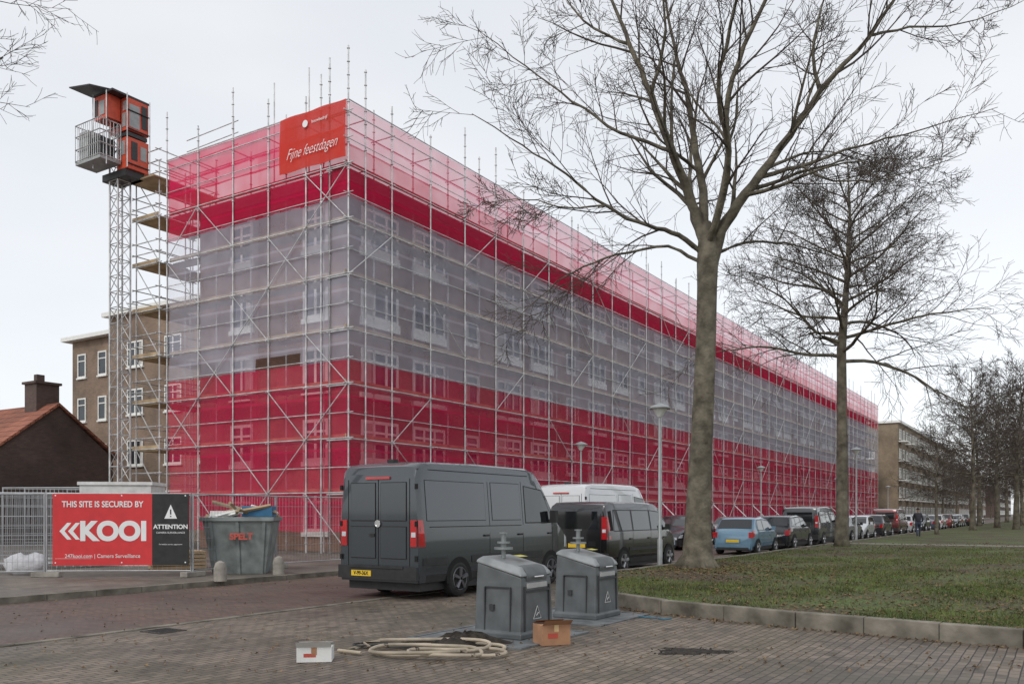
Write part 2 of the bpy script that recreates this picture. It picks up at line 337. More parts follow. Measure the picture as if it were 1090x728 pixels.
redh=netmat('red_net_high',(.76,.022,.095),.68,.4); redv=netmat('red_net_gable',(.80,.03,.12),.76,.35)
def net(name,along,s0,s1,z0,z1,m,skip=(),sag=.06):
    ns=int((s1-s0)/.5); nz=max(2,int((z1-z0)/.5)); vs=[];fs=[]
    for i in range(ns+1):
        s=s0+(s1-s0)*i/ns
        for j in range(nz+1):
            z=z0+(z1-z0)*j/nz
            dd=.05+sag*math.sin(math.pi*((s/B)%1))*(.6+.5*math.sin(s*1.7+z*.9))+.02*math.sin(s*5.1+z*3.3)
            if j in(0,nz): dd=.05+.3*(dd-.05)
            zz=z+ (.05*abs(math.sin(math.pi*s/B)) if j==0 else 0)
            vs.append((s,dd,zz) if along=='u' else (dd,s,zz))
    for i in range(ns):
        for j in range(nz):
            s=s0+(s1-s0)*(i+.5)/ns; z=z0+(z1-z0)*(j+.5)/nz
            if any(a<s<b_ and c<z<e_ for a,b_,c,e_ in skip): continue
            a=i*(nz+1)+j; fs.append((a,a+nz+1,a+nz+2,a+1))
    g=MB(); g.add(vs,fs); return g.build(name,m,sc_,smooth=True,ang=180)
for nm,al,s1 in (('u','u',LEN),('v','v',VL)):
    net('net_red_low_'+nm,al,.04,s1,.9,7.42,redm)
    net('net_grey_'+nm,al,.04,s1,7.36,13.6,greym,skip=[(2.6,5.2,6.9,7.9)] if al=='v' else [])
    net('net_red_high_'+nm,al,.04,s1,13.5,15.5,redh)
    net('net_top_'+nm,al,.04,s1,15.4,TOP,topm if al=='u' else redv,sag=.03)
t=MB(); tz=[.35+2.05*i for i in range(1,8)]
for u in (-.2,1.4,2.8):
    for v in (10.95,12.6): t.tube((u,v,0),(u,v,17+rnd()*1.2),.032,6)
for l in tz+[TOP-.5]:
    for dz in (0,.5,1.0):
        for v in (10.95,12.6): t.tube((-.4,v,l+dz),(3,v,l+dz),.025,5)
        for u in (-.2,2.8): t.tube((u,10.8,l+dz+.03),(u,12.9,l+dz+.03),.025,5)
    t.tube((-.2,10.95,l-2.05),(-.2,12.6,l),.024,5); t.tube((2.8,12.6,l-2.05),(2.8,10.95,l),.024,5)
for v in (3,5,7.5,9.8):
    t.tube((.95,v,15.1),(.95,v,18.2+rnd()*1.3),.03,6)
for z in (17.4,17.9,18.4): t.tube((.95,7.2,z),(.95,10.6,z-.1),.022,5)
t.build('access_tubes',galv,sc_,smooth=True)
d=MB()
for l in tz: d.box(-.15,2.7,11.0,12.55,l-.05,l+.02); d.box(-.2,-.16,11,12.9,l+.03,l+.2)
d.box(-.6,3,10.8,12.6,16.3,16.36)
d.build('access_decks',wood,sc_)
ban=empty('banner',L(0,0),ANG)
ored=netmat('banner_red',(.74,.085,.065),.93,.3)
g=MB(); nn=12
vs=[];fs=[]
for i in range(nn+1):
    for j in range(7):
        s=.05+3.5*i/nn; z=14.95+2.15*j/6; vs.append((-.09-.03*math.sin(i*1.1+j*.6),s,z))
for i in range(nn):
    for j in range(6): a=i*7+j; fs.append((a,a+7,a+8,a+1))
g.add(vs,fs); g.build('sheet',ored,ban,smooth=True,ang=180)
wm=mat('print_white',(.85,.85,.84),.6,var=.03)
E1=(math.radians(90),0,math.radians(-90))
text('lettering','Fijne feestdagen',.58,(-.15,1.8,15.6),E1,wm,ban,shear=.6,sx=.72,bold=-.008)
text('lettering_top','bouwbedrijf',.17,(-.15,1.35,16.62),E1,wm,ban)
g=MB(); g.lathe([(-.004,.14),(.004,.14)],(0,0,0),'y',16); o=g.build('emblem',wm,ban,loc=(-.15,2.1,16.62)); o.rotation_euler[2]=math.pi/2
# ------------------------------------------------------------ hoist
ho=empty('construction_hoist',L(-.9,12.75),ANG)
t=MB(); a=.3; MT=19.6
for sx in(-a,a):
    for sy in(-a,a): t.tube((sx,sy,0),(sx,sy,MT),.045,6)
z=.2
while z<MT-.7:
    for sx,sy,ex,ey in((-a,-a,a,-a),(a,-a,a,a),(a,a,-a,a),(-a,a,-a,-a)):
        t.tube((sx,sy,z),(ex,ey,z),.022,4); t.tube((sx,sy,z),(ex,ey,z+.7),.02,4)
    z+=.7
for z in range(3,18,4): t.tube((a,0,z),(.75,-.2,z),.03,5)
t.build('mast',galv,ho)
t=MB()
z0=16.9; x0,x1,y0,y1=-1.4,-.42,-.7,1.1
t.box(x0,x1,y0,y1,z0-.12,z0,3)
for yy in np.arange(y0,y1+.01,.15):
    for xx in (x0,x1): t.tube((xx,yy,z0),(xx,yy,z0+1.6),.016,4)
for xx in np.arange(x0,x1+.01,.16):
    for yy in (y0,y1): t.tube((xx,yy,z0),(xx,yy,z0+1.6),.016,4)
for zz in (.05,.55,1.1,1.6):
    for xx in (x0,x1): t.tube((xx,y0,z0+zz),(xx,y1,z0+zz),.03,4)
    for yy in (y0,y1): t.tube((x0,yy,z0+zz),(x1,yy,z0+zz),.03,4)
t.box(x0+.1,x1-.1,.3,y1-.1,z0,z0+1.3,3); t.box(x0+.15,x1-.15,-.5,.15,z0,z0+.9,2)
t.box(-.38,.65,-1.1,-.36,z0-.3,z0+1.05,1); t.box(-.36,.6,-1.08,-.36,z0+1.12,z0+1.28,2); t.box(-.38,.65,-1.1,.1,z0+1.35,z0+2.75,1)
t.box(-1.05,-.42,-.66,.25,z0+1.75,z0+2.75,1); t.box(-1.1,.68,-1.12,.28,z0+2.76,z0+2.84,2)
for a_,b_,c_,d_,m_ in ((-.95,-.6,.3,.9,3),(-.5,-.42,.1,.95,0),(-1.0,-.75,1.5,2.1,3),(-.65,-.15,1.6,2.5,2),(-1.05,-.8,2.2,2.6,0)): t.box(-.40,-.384,a_,b_,z0+c_,z0+d_,m_)
for a_,b_,c_,d_,m_ in ((-.5,-.1,1.9,2.5,3),(0,.2,1.85,2.6,2)): t.box(-1.07,-1.053,a_,b_,z0+c_,z0+d_,m_)
for a_,b_,c_,d_,m_ in ((-.2,.1,.1,.9,2),(.25,.55,.2,.8,3),(-.3,.2,1.5,2.5,3),(.3,.58,1.6,2.6,2)): t.box(a_,b_,-1.117,-1.103,z0+c_,z0+d_,m_)
for zz in (-.1,1.4,2.2):
    t.tube((-.42,-1.14,z0+zz),(.68,-1.14,z0+zz),.03,4,2)
for p in ((-.42,-1.15),(.68,-1.15),(-1.1,-.7),(-1.1,.28)): t.tube((p[0],p[1],z0-.3),(p[0],p[1],z0+2.9),.03,4,0)
t.add([(-1.75,-.5,z0+2.85),(-.7,-.9,z0+2.9),(-.7,1.0,z0+3.1),(-1.75,1.0,z0+3.1),(-1.75,-.5,z0+2.9),(-.7,-.9,z0+2.95),(-.7,1.0,z0+3.15),(-1.75,1.0,z0+3.15)],[(0,3,2,1),(4,5,6,7),(0,1,5,4),(1,2,6,5),(2,3,7,6),(3,0,4,7)],2)
t.box(-.4,.5,-1.0,.7,z0-.6,z0-.3,2)
t.build('cabin',[galv,mat('hoist_orange',(.60,.085,.04),.5),mat('black_steel',(.03,.03,.032),.5),mat('hoist_grey',(.33,.34,.34),.5)],ho)

# ------------------------------------------------------------ left background buildings
hb=brick('house_brick',(.115,.07,.055),(.08,.05,.042),(.08,.07,.065),.22,.065,.01,wall=True,bump=.2)
rt=brick('roof_tiles',(.36,.13,.075),(.25,.09,.055),(.09,.035,.025),.25,.3,.02,wall=True,bump=.8)
ho2=empty('brick_house',L(0,0),ANG)
g=MB(); u0,u1,um,v0,v1,ze,za=-2.3,4,.95,20.8,33,4.6,7.1
g.add([(u0,v0,0),(u1,v0,0),(u1,v0,ze),(um,v0,za),(u0,v0,ze),(u0,v1,0),(u1,v1,0),(u1,v1,ze),(um,v1,za),(u0,v1,ze)],[(0,1,2,3,4),(9,8,7,6,5),(0,4,9,5),(1,6,7,2)])
g.build('walls',hb,ho2)
g=MB(); 
for (ua,ub) in ((u0-.35,um),(u1+.3,um)):
    sl_=(za-ze)/(um-u0); z_=za-abs(ua-um)*sl_
    g.add([(ua,v0-.15,z_+.03),(ub,v0-.15,za+.03),(ub,v1,za+.03),(ua,v1,z_+.03),(ua,v0-.15,z_+.17),(ub,v0-.15,za+.17),(ub,v1,za+.17),(ua,v1,z_+.17)],[(0,3,2,1),(4,5,6,7),(0,1,5,4),(1,2,6,5),(2,3,7,6),(3,0,4,7)])
g.build('roof',rt,ho2)
g=MB(); g.box(.4,1.6,v0+1.0,v0+2.1,6.3,8.3); g.box(.3,1.7,v0+.9,v0+2.2,8.3,8.42); g.box(.6,1.0,v0+1.3,v0+1.6,8.42,8.8); g.box(.4,1.4,v0+6.5,v0+7.3,6.5,8.6); g.build('chimney',hb,ho2)
ab=brick('tan_brick',(.30,.20,.135),(.23,.155,.105),(.22,.19,.16),.22,.065,.01,wall=True,bump=.2)
a2_=empty('apartment_building',L(0,0),ANG)
g=MB(); g.box(8,22,12.5,31.3,0,12.6); g.box(7.2,21,12.5,26,0,13.4); g.build('walls',ab,a2_)
g=MB(); g.box(7.5,22.5,26.003,31.8,12.603,12.85); g.box(6.8,21.4,12.1,26.3,13.403,13.65); g.build('roof',white,a2_)
g=MB()
for z in (2.2,5.2,8.2,11.0):
    for v in (28,30.2): window(g,lambda s,d,z:(8-d,s,z),v,z,.9,1.5,nlight=1)
    for v in (14,17,20,23.5): window(g,lambda s,d,z:(7.2-d,s,z),v,z,1.5,1.5,nlight=2)
g.box(9,10,14,15,13.65,14.6,1)
g.build('windows',[glassm,white,curt],a2_)

# ------------------------------------------------------------ far blocks
def block(u0,u1,v0,v1,h,mb_,bal=True,nm='apartment_building'):
    e_=empty(nm,L(0,0),ANG); g=MB(); g.box(u0,u1,v0,v1,0,h); g.build('walls',mb_,e_)
    g=MB(); g.box(u0-.3,u1+.3,v0-.4,v1+.3,h+.003,h+.35); g.build('roof',white,e_)
    g=MB(); nf=int(h/2.95); f=lambda s,d,z:(s,v0-d,z)
    for k in range(nf):
        z=1.9+k*2.95; u=u0+2
        while u<u1-1.5:
            window(g,f,u,z,2.0,1.5,nlight=2)
            if bal and k>0 and int((u-u0)/3.4)%2==0:
                g.box(u-1.5,u+1.5,v0-1.2,v0-.003,z-1.25,z-1.1,1); 
                g.box(u-1.5,u+1.5,v0-1.2,v0-1.15,z-1.1,z-.25,3)
            u+=3.4
    for z in (1.9,4.85,7.8,10.7): window(g,lambda s,d,z:(u0-d,s,z),v0+4,z,1.4,1.4)
    g.build('windows',[glassm,white,curt,mat('balcony_panel',(.42,.40,.36),.7)],e_)
block(118,200,-1.5,9,15.3,brick('ochre_brick',(.30,.22,.14),(.24,.17,.11),(.22,.2,.17),.22,.065,.01,wall=True))
block(214,300,-1,9,12.5,ab,False)
block(320,420,-3,9,11,hb,False)
e_=block(150,330,-62,-52,9,hb,False)

# ------------------------------------------------------------ vehicles
tyre=mat('tyre',(.018,.018,.018),.85,var=.3); rimm=mat('alloy_rim',(.38,.38,.39),.35,metal=.8); rimd=mat('steel_rim',(.13,.13,.14),.4,metal=.6)
blk=mat('black_plastic',(.022,.022,.023),.6,var=.3,scale=6); cglass=mat('car_glass',(.010,.012,.014),.03,var=.4,scale=2,coat=.6); redl=mat('tail_light',(.45,.012,.015),.15,coat=1,var=.2)
hl=mat('head_light',(.6,.62,.65),.1,coat=1); yel=mat('plate_yellow',(.75,.50,.03),.5,var=.05); gap=mat('panel_gap',(.008,.008,.008),.9); chrome=mat('chrome',(.7,.7,.7),.15,metal=1)
KIND={
'van':dict(L=5.93,W=2.02,zb=.34,belt=1.35,k=.085,st=[(0,2.40,.965),(.035,2.53,.985),(.15,2.60,1),(.5,2.64,1),(2,2.67,1),(4.0,2.66,1),(4.3,2.60,1),(4.55,2.38,1),(4.85,2.0,.995),(5.12,1.64,.99),(5.28,1.46,.98),(5.5,1.34,.96),(5.75,1.17,.93),(5.88,.98,.88),(5.93,.82,.84)],
   wheels=(1.26,4.92),r=.36,ws=(4.36,5.22),side=[[(3.80,1.45),(5.02,1.45),(4.55,2.16),(3.80,2.24)]]),
'mpv':dict(L=5.1,W=1.93,zb=.28,belt=1.1,k=.16,st=[(0,1.75,.93),(.05,1.88,.975),(.25,1.95,1),(2,1.98,1),(3.3,1.95,1),(3.55,1.85,1),(3.95,1.5,.99),(4.25,1.2,.98),(4.6,1.08,.95),(4.95,.9,.88),(5.1,.7,.8)],
   wheels=(.95,4.15),r=.33,ws=(3.52,4.28),rw=None,side=[[(.35,1.18),(1.5,1.18),(1.5,1.72),(.45,1.72)],[(1.6,1.18),(2.75,1.18),(2.75,1.72),(1.6,1.72)],[(2.85,1.18),(4.0,1.18),(3.5,1.68),(2.85,1.72)]]),
'hatch':dict(L=3.75,W=1.66,zb=.2,belt=.92,k=.28,st=[(0,.75,.86),(.05,.95,.92),(.2,1.03,.96),(.5,1.38,.99),(.7,1.46,1),(1.6,1.5,1),(2.2,1.44,1),(2.5,1.3,1),(2.95,1.0,.99),(3.3,.9,.96),(3.65,.72,.88),(3.75,.55,.8)],
   wheels=(.62,3.05),r=.29,ws=(2.25,2.93),rw=(.2,.52),side=[[(.62,1.0),(1.35,.98),(1.35,1.38),(.78,1.36)],[(1.42,.98),(2.55,.97),(2.25,1.32),(1.42,1.39)]]),
'wagon':dict(L=4.6,W=1.82,zb=.22,belt=.98,k=.27,st=[(0,.78,.87),(.05,1.0,.92),(.15,1.08,.96),(.5,1.45,.99),(.7,1.52,1),(1.9,1.56,1),(2.6,1.5,1),(2.9,1.36,1),(3.4,1.06,.99),(3.9,.96,.96),(4.45,.78,.88),(4.6,.58,.8)],
   wheels=(.85,3.7),r=.33,ws=(2.65,3.38),rw=(.15,.52),side=[[(.5,1.08),(1.1,1.05),(1.1,1.44),(.68,1.42)],[(1.18,1.05),(2.0,1.04),(2.0,1.46),(1.18,1.45)],[(2.08,1.04),(3.1,1.04),(2.65,1.4),(2.08,1.46)]]),
'sedan':dict(L=4.6,W=1.8,zb=.2,belt=.92,k=.28,st=[(0,.75,.87),(.06,.98,.92),(.6,1.04,.97),(1.15,1.38,1),(1.4,1.44,1),(2.2,1.46,1),(2.6,1.4,1),(2.85,1.28,1),(3.4,.98,.99),(3.9,.9,.96),(4.45,.72,.88),(4.6,.55,.8)],
   wheels=(.9,3.7),r=.32,ws=(2.65,3.36),rw=(.65,1.15),side=[[(1.1,1.0),(2.0,.98),(2.0,1.37),(1.42,1.34)],[(2.08,.98),(3.1,.97),(2.65,1.32),(2.08,1.38)]])}
def vehicle(name,kind,u,v,color,flip=False,hero=False,metal=.35):
    K=KIND[kind]; Ln,W,zb,belt,k,st=K['L'],K['W'],K['zb'],K['belt'],K['k'],K['st']
    e_=empty(name,L(u+(Ln if flip else 0),v),ANG+(math.pi if flip else 0))
    xs=[s[0] for s in st]
    top=lambda x: float(np.interp(x,xs,[s[1] for s in st])); wsf=lambda x: float(np.interp(x,xs,[s[2] for s in st]))
    def wd(x,z): return W/2*wsf(x)-k*max(0,z-belt)-.05*max(0,(.5-z)/.3)
    g=MB()
    sx=[]
    for a,b_ in zip(xs[:-1],xs[1:]):
        kk=max(1,int((b_-a)/.4)); sx+= [a+(b_-a)*i/kk for i in range(kk)]
    sx.append(xs[-1])
    vs=[]
    for x in sx:
        zt=top(x); zm=zt-.09; lvl=[zb,.5,.8,belt]; lvl=[min(z,zm-.004*(4-i)) for i,z in enumerate(lvl)]
        h=[]
        base=lvl[-1]; lvl+= [base+(zm-base)*f for f in (.34,.67,1)]
        for z in lvl: h.append((wd(x,z),z))
        wt=wd(x,zm); h+=[(wt-.022,zt-.045),(wt-.07,zt-.012),(wt*.6,zt+.004),(0,zt+.012)]
        ring=[(x,-y,z) for y,z in h]+[(x,y,z) for y,z in h[-2::-1]]
        vs+=ring; nr=len(ring)
    fs=[]
    for i in range(len(sx)-1):
        for j in range(nr-1): a=i*nr+j; fs.append((a,a+nr,a+nr+1,a+1))
        fs.append((i*nr,i*nr+nr-1,(i+1)*nr+nr-1,(i+1)*nr))
    fs.append(tuple(range(nr))); o_=(len(sx)-1)*nr; fs.append(tuple(o_+j for j in range(nr-1,-1,-1)))
    g.add(vs,fs,0)
    paint=mat('paint_%s'%('_'.join('%03d'%int(c*999) for c in color)),color,.26,metal=metal,var=.06,scale=.8,coat=1)
    g.build('body',[paint],e_,smooth=True,ang=28)
    g=MB()
    def patch(q,mi,off=.004,nx=6,nz=4,sides=(-1,1)):
        for sd in sides:
            vs=[];fs=[]
            for i in range(nx+1):
                for j in range(nz+1):
                    a,b_=i/nx,j/nz
                    x=(q[0][0]*(1-a)+q[1][0]*a)*(1-b_)+(q[3][0]*(1-a)+q[2][0]*a)*b_; z=(q[0][1]*(1-a)+q[1][1]*a)*(1-b_)+(q[3][1]*(1-a)+q[2][1]*a)*b_
                    vs.append((x,sd*(wd(x,z)+off),z))
            for i in range(nx):
                for j in range(nz): a=i*(nz+1)+j; f=(a,a+nz+1,a+nz+2,a+1); fs.append(f if sd<0 else f[::-1])
            g.add(vs,fs,mi)
    def topp(xa,xb,mi,off=.006,inset=.1,n_=8):
        pts=[xa]+[x for x in xs if xa<x<xb]+[xb]; vs=[];fs=[]
        for x in pts:
            zt=top(x); wt=wd(x,zt-.09)-inset
            for yy,dz in ((-1,-.002),(-.6,.006),(0,.013),(.6,.006),(1,-.002)): vs.append((x-.004,wt*yy,zt+dz+off))
        for i in range(len(pts)-1):
            for j in range(4): a=i*5+j; fs.append((a,a+5,a+6,a+1))
        g.add(vs,fs,mi)
    topp(K['ws'][0],K['ws'][1],0)
    if K.get('rw'): topp(K['rw'][0],K['rw'][1],0,off=.012)
    for q in K['side']:
        c=(sum(p[0] for p in q)/4,sum(p[1] for p in q)/4)
        patch([(p[0]+(.025 if p[0]>c[0] else -.025),p[1]+(.025 if p[1]>c[1] else -.025)) for p in q],1,.003); patch(q,0,.006)
    r=K['r']; H=max(s[1] for s in st)
    patch([(.02,zb),(Ln-.1,zb),(Ln-.1,zb+.14),(.02,zb+.14)],1,.006,nx=24,nz=1)
    for wx in K['wheels']:
        for sd in (-1,1):
            yo=sd*(W/2+.004)
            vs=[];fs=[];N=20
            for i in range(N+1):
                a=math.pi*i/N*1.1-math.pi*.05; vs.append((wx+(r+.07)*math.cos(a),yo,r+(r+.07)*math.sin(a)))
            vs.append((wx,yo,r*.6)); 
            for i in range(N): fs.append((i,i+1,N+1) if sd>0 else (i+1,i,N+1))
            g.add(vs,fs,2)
            w0=-.22*sd; pr=[(w0,r*.8),(w0*.95,r*.97),(w0*.6,r),(w0*.2,r),(-.01*sd,r*.95),(.014*sd,r*.78),(.012*sd,r*.66),(-.0*sd,r*.64)]
            g.lathe(pr,(wx,yo,r),'y',28,6)
            g.lathe([(0,r*.64),(.012*sd,r*.63),(.004*sd,r*.5),(.006*sd,r*.2),(.018*sd,r*.15)],(wx,yo+.002*sd,r),'y',24,2)
            g.lathe([(.005*sd,r*.66),(.018*sd,r*.64),(.018*sd,r*.60),(.005*sd,r*.58)],(wx,yo+.002*sd,r),'y',24,10 if hero or kind=='mpv' else 7)
            g.lathe([(.0,r*.585),(.004*sd,r*.58)],(wx,yo+.012*sd,r),'y',24,2)
            for s_ in range(5):
                a=2*math.pi*s_/5+.3; c,s2=math.cos(a),math.sin(a)
                g.path([(wx+c*r*.08,yo+sd*.022,r+s2*r*.08),(wx+c*r*.6,yo+sd*.02,r+s2*r*.6)],[.035,.05],5,10 if hero else 7)
    if kind in('van','mpv'):
        zt0=st[0][1]; hw=W/2*.95
        g.box(-.07,.12,-hw-.02,hw+.02,zb+.05,zb+.30,1); g.box(-.09,-.065,-hw*.7,hw*.7,zb+.26,zb+.31,1)
        for sd in(-1,1):
            z0,z1=(1.02,1.52) if kind=='van' else (.95,1.55)
            yc=sd*(hw-.085); g.box(-.02,.02,yc-.075,yc+.075,z0,z1,3); patch([(.0,z0),(.16,z0),(.11,z1),(.0,z1)],3,.008,2,2,(sd,)); g.box(-.024,-.018,yc-.05,yc+.05,z0+.18,z0+.27,4)
        g.box(-.006,0.0,-.008,.008,zb+.3,zt0-.08,2)
        for y_ in (-1,1): g.box(-.006,0,y_*(hw-.19)-.006,y_*(hw-.19)+.006,zb+.3,zt0-.1,2)
        if kind=='van':
            for a,b_ in ((-.70,-.06),(.06,.70)):
                for zz0,zz1 in ((1.50,2.24),(.78,1.40)):
                    g.box(-.008,-.001,a,b_,zz0,zz1,2); g.box(-.016,-.007,a+.012,b_-.012,zz0+.012,zz1-.012,9)
            g.box(-.035,-.015,.08,.2,1.2,1.26,1); g.box(-.03,.0,-.3,.3,zt0-.1,zt0-.05,3)
            g.box(-.086,-.072,.12,.62,zb+.1,zb+.21,5)
            for y_ in (-1,1):
                for zz in (.75,1.4,2.1): g.box(-.03,0,y_*(hw-.02)-.03,y_*(hw-.02)+.03,zz,zz+.1,2)
        else:
            g.box(-.012,-.002,-.62,.62,1.22,1.7,0); g.box(-.014,-.002,-.26,.26,.72,.83,5)
            patch([(.12,1.18),(.3,1.18),(.3,1.72),(.14,1.7)],2,.005,2,2)
    else:
        hw=W/2*.86; g.box(-.05,.06,-hw,hw,zb+.06,zb+.26,9); g.box(-.055,.05,-hw*.9,hw*.9,zb,zb+.1,1); g.box(-.062,-.048,-.26,.26,zb+.3,zb+.41,5); g.box(-.055,.0,-.3,.3,zb+.27,zb+.45,9)
        for sd in(-1,1):
            patch([(.02,.72),(.22,.72),(.28,.98),(.1,.98)],3,.012,3,2,(sd,)); g.box(-.012,.05,sd*hw-.1,sd*hw+.08,.68,.9,3) if sd<0 else g.box(-.012,.05,sd*hw-.08,sd*hw+.1,.68,.9,3)
    zf=st[-1][1]; hw=W/2*st[-1][2]
    g.box(Ln-.08,Ln+.03,-hw*.98,hw*.98,zb,zf*.75,1); g.box(Ln-.01,Ln+.035,-hw*.55,hw*.55,zf*.78,zf*.98,1); g.box(Ln+.03,Ln+.045,-.26,.26,zb+.1,zb+.21,5)
    for sd in(-1,1):
        patch([(Ln-.32,zf*.95),(Ln-.04,zf*.95),(Ln-.12,zf*1.18),(Ln-.4,zf*1.22)] if kind!='van' else [(Ln-.3,.85),(Ln-.04,.85),(Ln-.1,1.05),(Ln-.3,1.15)],4,.006,3,2,(sd,)); g.box(Ln-.06,Ln+.01,sd*hw*.8-.12,sd*hw*.8+.12,zf*.82,zf*1.0,4)
        mx_=K['side'][-1][1][0]-.18; mz=K['side'][-1][1][1]
        yb=sd*(wd(mx_,mz)); g.box(mx_-.05,mx_+.08,min(yb+sd*.05,yb+sd*.2),max(yb+sd*.05,yb+sd*.2),mz-.02,mz+(.26 if kind=='van' else .15),1 if kind!='hatch' else 9); g.box(mx_-.02,mx_+.05,min(yb,yb+sd*.06),max(yb,yb+sd*.06),mz,mz+.06,1)
    if kind=='van': gs=[(2.35,.5,2.3),(3.68,.5,2.35),(5.0,.5,1.45)]
    elif kind=='mpv': gs=[(1.55,.45,1.75),(2.8,.4,1.8),(3.95,.4,1.15)]
    else: c=K['side']; gs=[(c[-1][0][0]-.035,.32,belt+.05),(c[-1][1][0]-.1,.32,belt-.05)]+([(c[0][1][0]-.25,.6,belt)] if kind!='hatch' else [])
    for x,a,b_ in gs: patch([(x-.007,a),(x+.007,a),(x+.007,b_),(x-.007,b_)],2,.002,1,6); patch([(x-.22,belt-.18),(x-.06,belt-.18),(x-.06,belt-.14),(x-.22,belt-.14)],1 if kind=='van' else 9,.03,1,1)
    if kind=='van':
        patch([(.1,.66),(.85,.66),(.85,.80),(.1,.80)],1,.012,3,1); patch([(1.68,.66),(4.5,.66),(4.5,.80),(1.68,.80)],1,.012,12,1)
        for q in ([(.22,1.5),(2.22,1.5),(2.22,2.28),(.22,2.28)],[(2.45,1.5),(3.6,1.5),(3.6,2.3),(2.45,2.3)]):
            patch(q,2,.002,8,4); q2=[(q[0][0]+.012,q[0][1]+.012),(q[1][0]-.012,q[1][1]+.012),(q[2][0]-.012,q[2][1]-.012),(q[3][0]+.012,q[3][1]-.012)]; patch(q2,9,.007,8,4)
        patch([(.3,1.38),(3.6,1.38),(3.6,1.395),(.3,1.395)],2,.003,10,1); patch([(.05,2.47),(4.0,2.47),(4.0,2.485),(.05,2.485)],2,.003,10,1)
        g.box(.35,.5,-.08,.08,2.64,2.70,1)
    if kind=='mpv': patch([(1.3,.62),(3.4,.62),(3.4,.7),(1.3,.7)],1,.01,8,1)
    g.build('trim',[cglass,blk,gap,redl,hl,yel,tyre,rimm,chrome,paint,rimd],e_)
    g=MB(); g.box(.15,Ln-.2,-W/2+.12,W/2-.12,.17,zb+.05); g.build('chassis',blk,e_)
    return e_
vh=vehicle('parked_van','van',-11.42,-11.42,(.050,.059,.067),hero=True,metal=.3)
text('plate_text','V-99-36X',.105,(-.088,.37,.495),(math.radians(90),0,math.radians(-90)),gap,vh,bold=.002,sx=.9)
g=MB(); g.lathe([(-.01,.07),(.0,.07),(.0,.055),(-.004,.055)],(0,0,0),'y',20); o=g.build('badge',chrome,vh,loc=(-.03,0,1.45)); o.rotation_euler[2]=math.pi/2
vehicle('parked_minivan','mpv',-3.3,-11.4,(.006,.006,.007),metal=.0)
vehicle('parked_van','van',1.4,-8.3,(.68,.69,.70),metal=0)
vehicle('parked_car','hatch',9.6,-11.5,(.15,.27,.37),metal=.3)
vehicle('parked_car','wagon',14.6,-11.5,(.022,.024,.028))
vehicle('parked_van','mpv',20.3,-11.4,(.03,.032,.035))
vehicle('parked_car','sedan',27.2,-11.5,(.2,.21,.22))
vehicle('parked_car','hatch',33,-11.4,(.62,.63,.64),True)
vehicle('parked_car','wagon',38,-11.5,(.02,.022,.026))
vehicle('parked_minivan','mpv',45,-11.4,(.13,.02,.02))
cols=[(.5,.5,.52),(.03,.03,.035),(.1,.12,.16),(.65,.65,.65),(.2,.03,.03),(.05,.06,.07)]
uu=52
for i in range(11):
    vehicle('parked_car',('hatch','wagon','sedan')[i%3],uu,-11.5,cols[i%6],i%4==1); uu+=6.1+ru(0,1.5)
uu=12
for i in range(12):
    vehicle('parked_car',('wagon','sedan','hatch')[i%3],uu,-7.5,cols[(i*5+1)%6],i%2==0); uu+=6.4+ru(0,4)
for i in range(6): vehicle('parked_car',('wagon','hatch','sedan')[i%3],150+i*9,-20-i*2.2,cols[(i+3)%6])

# ------------------------------------------------------------ street lamps
lampg=mat('lamp_post',(.36,.38,.38),.5,metal=.3)
def lamp(u,v,h=4.7,z=0):
    e_=empty('street_lamp',L(u,v,z),ANG); g=MB()
    g.lathe([(0,.075),(.9,.075),(.95,.05),(h-.35,.038)],n=14); g.build('post',lampg,e_,smooth=True)
    g=MB(); g.lathe([(h-.35,.07),(h-.30,.10),(h-.12,.21)],n=20,mi=1); g.lathe([(h-.12,.30),(h-.09,.31),(h-.03,.22),(h+.03,.06),(h+.05,.0)],n=24,mi=0); g.build('head',[lampg,mat('lamp_diffuser',(.7,.7,.66),.3)],e_,smooth=True)
lamp(-1.25,-12.95); lamp(10.4,-4.3,z=.11); lamp(34.5,-5.3,z=.11); lamp(58,-5.3,z=.11); lamp(26,-13.0,5.2); lamp(85,-5.3,z=.11)

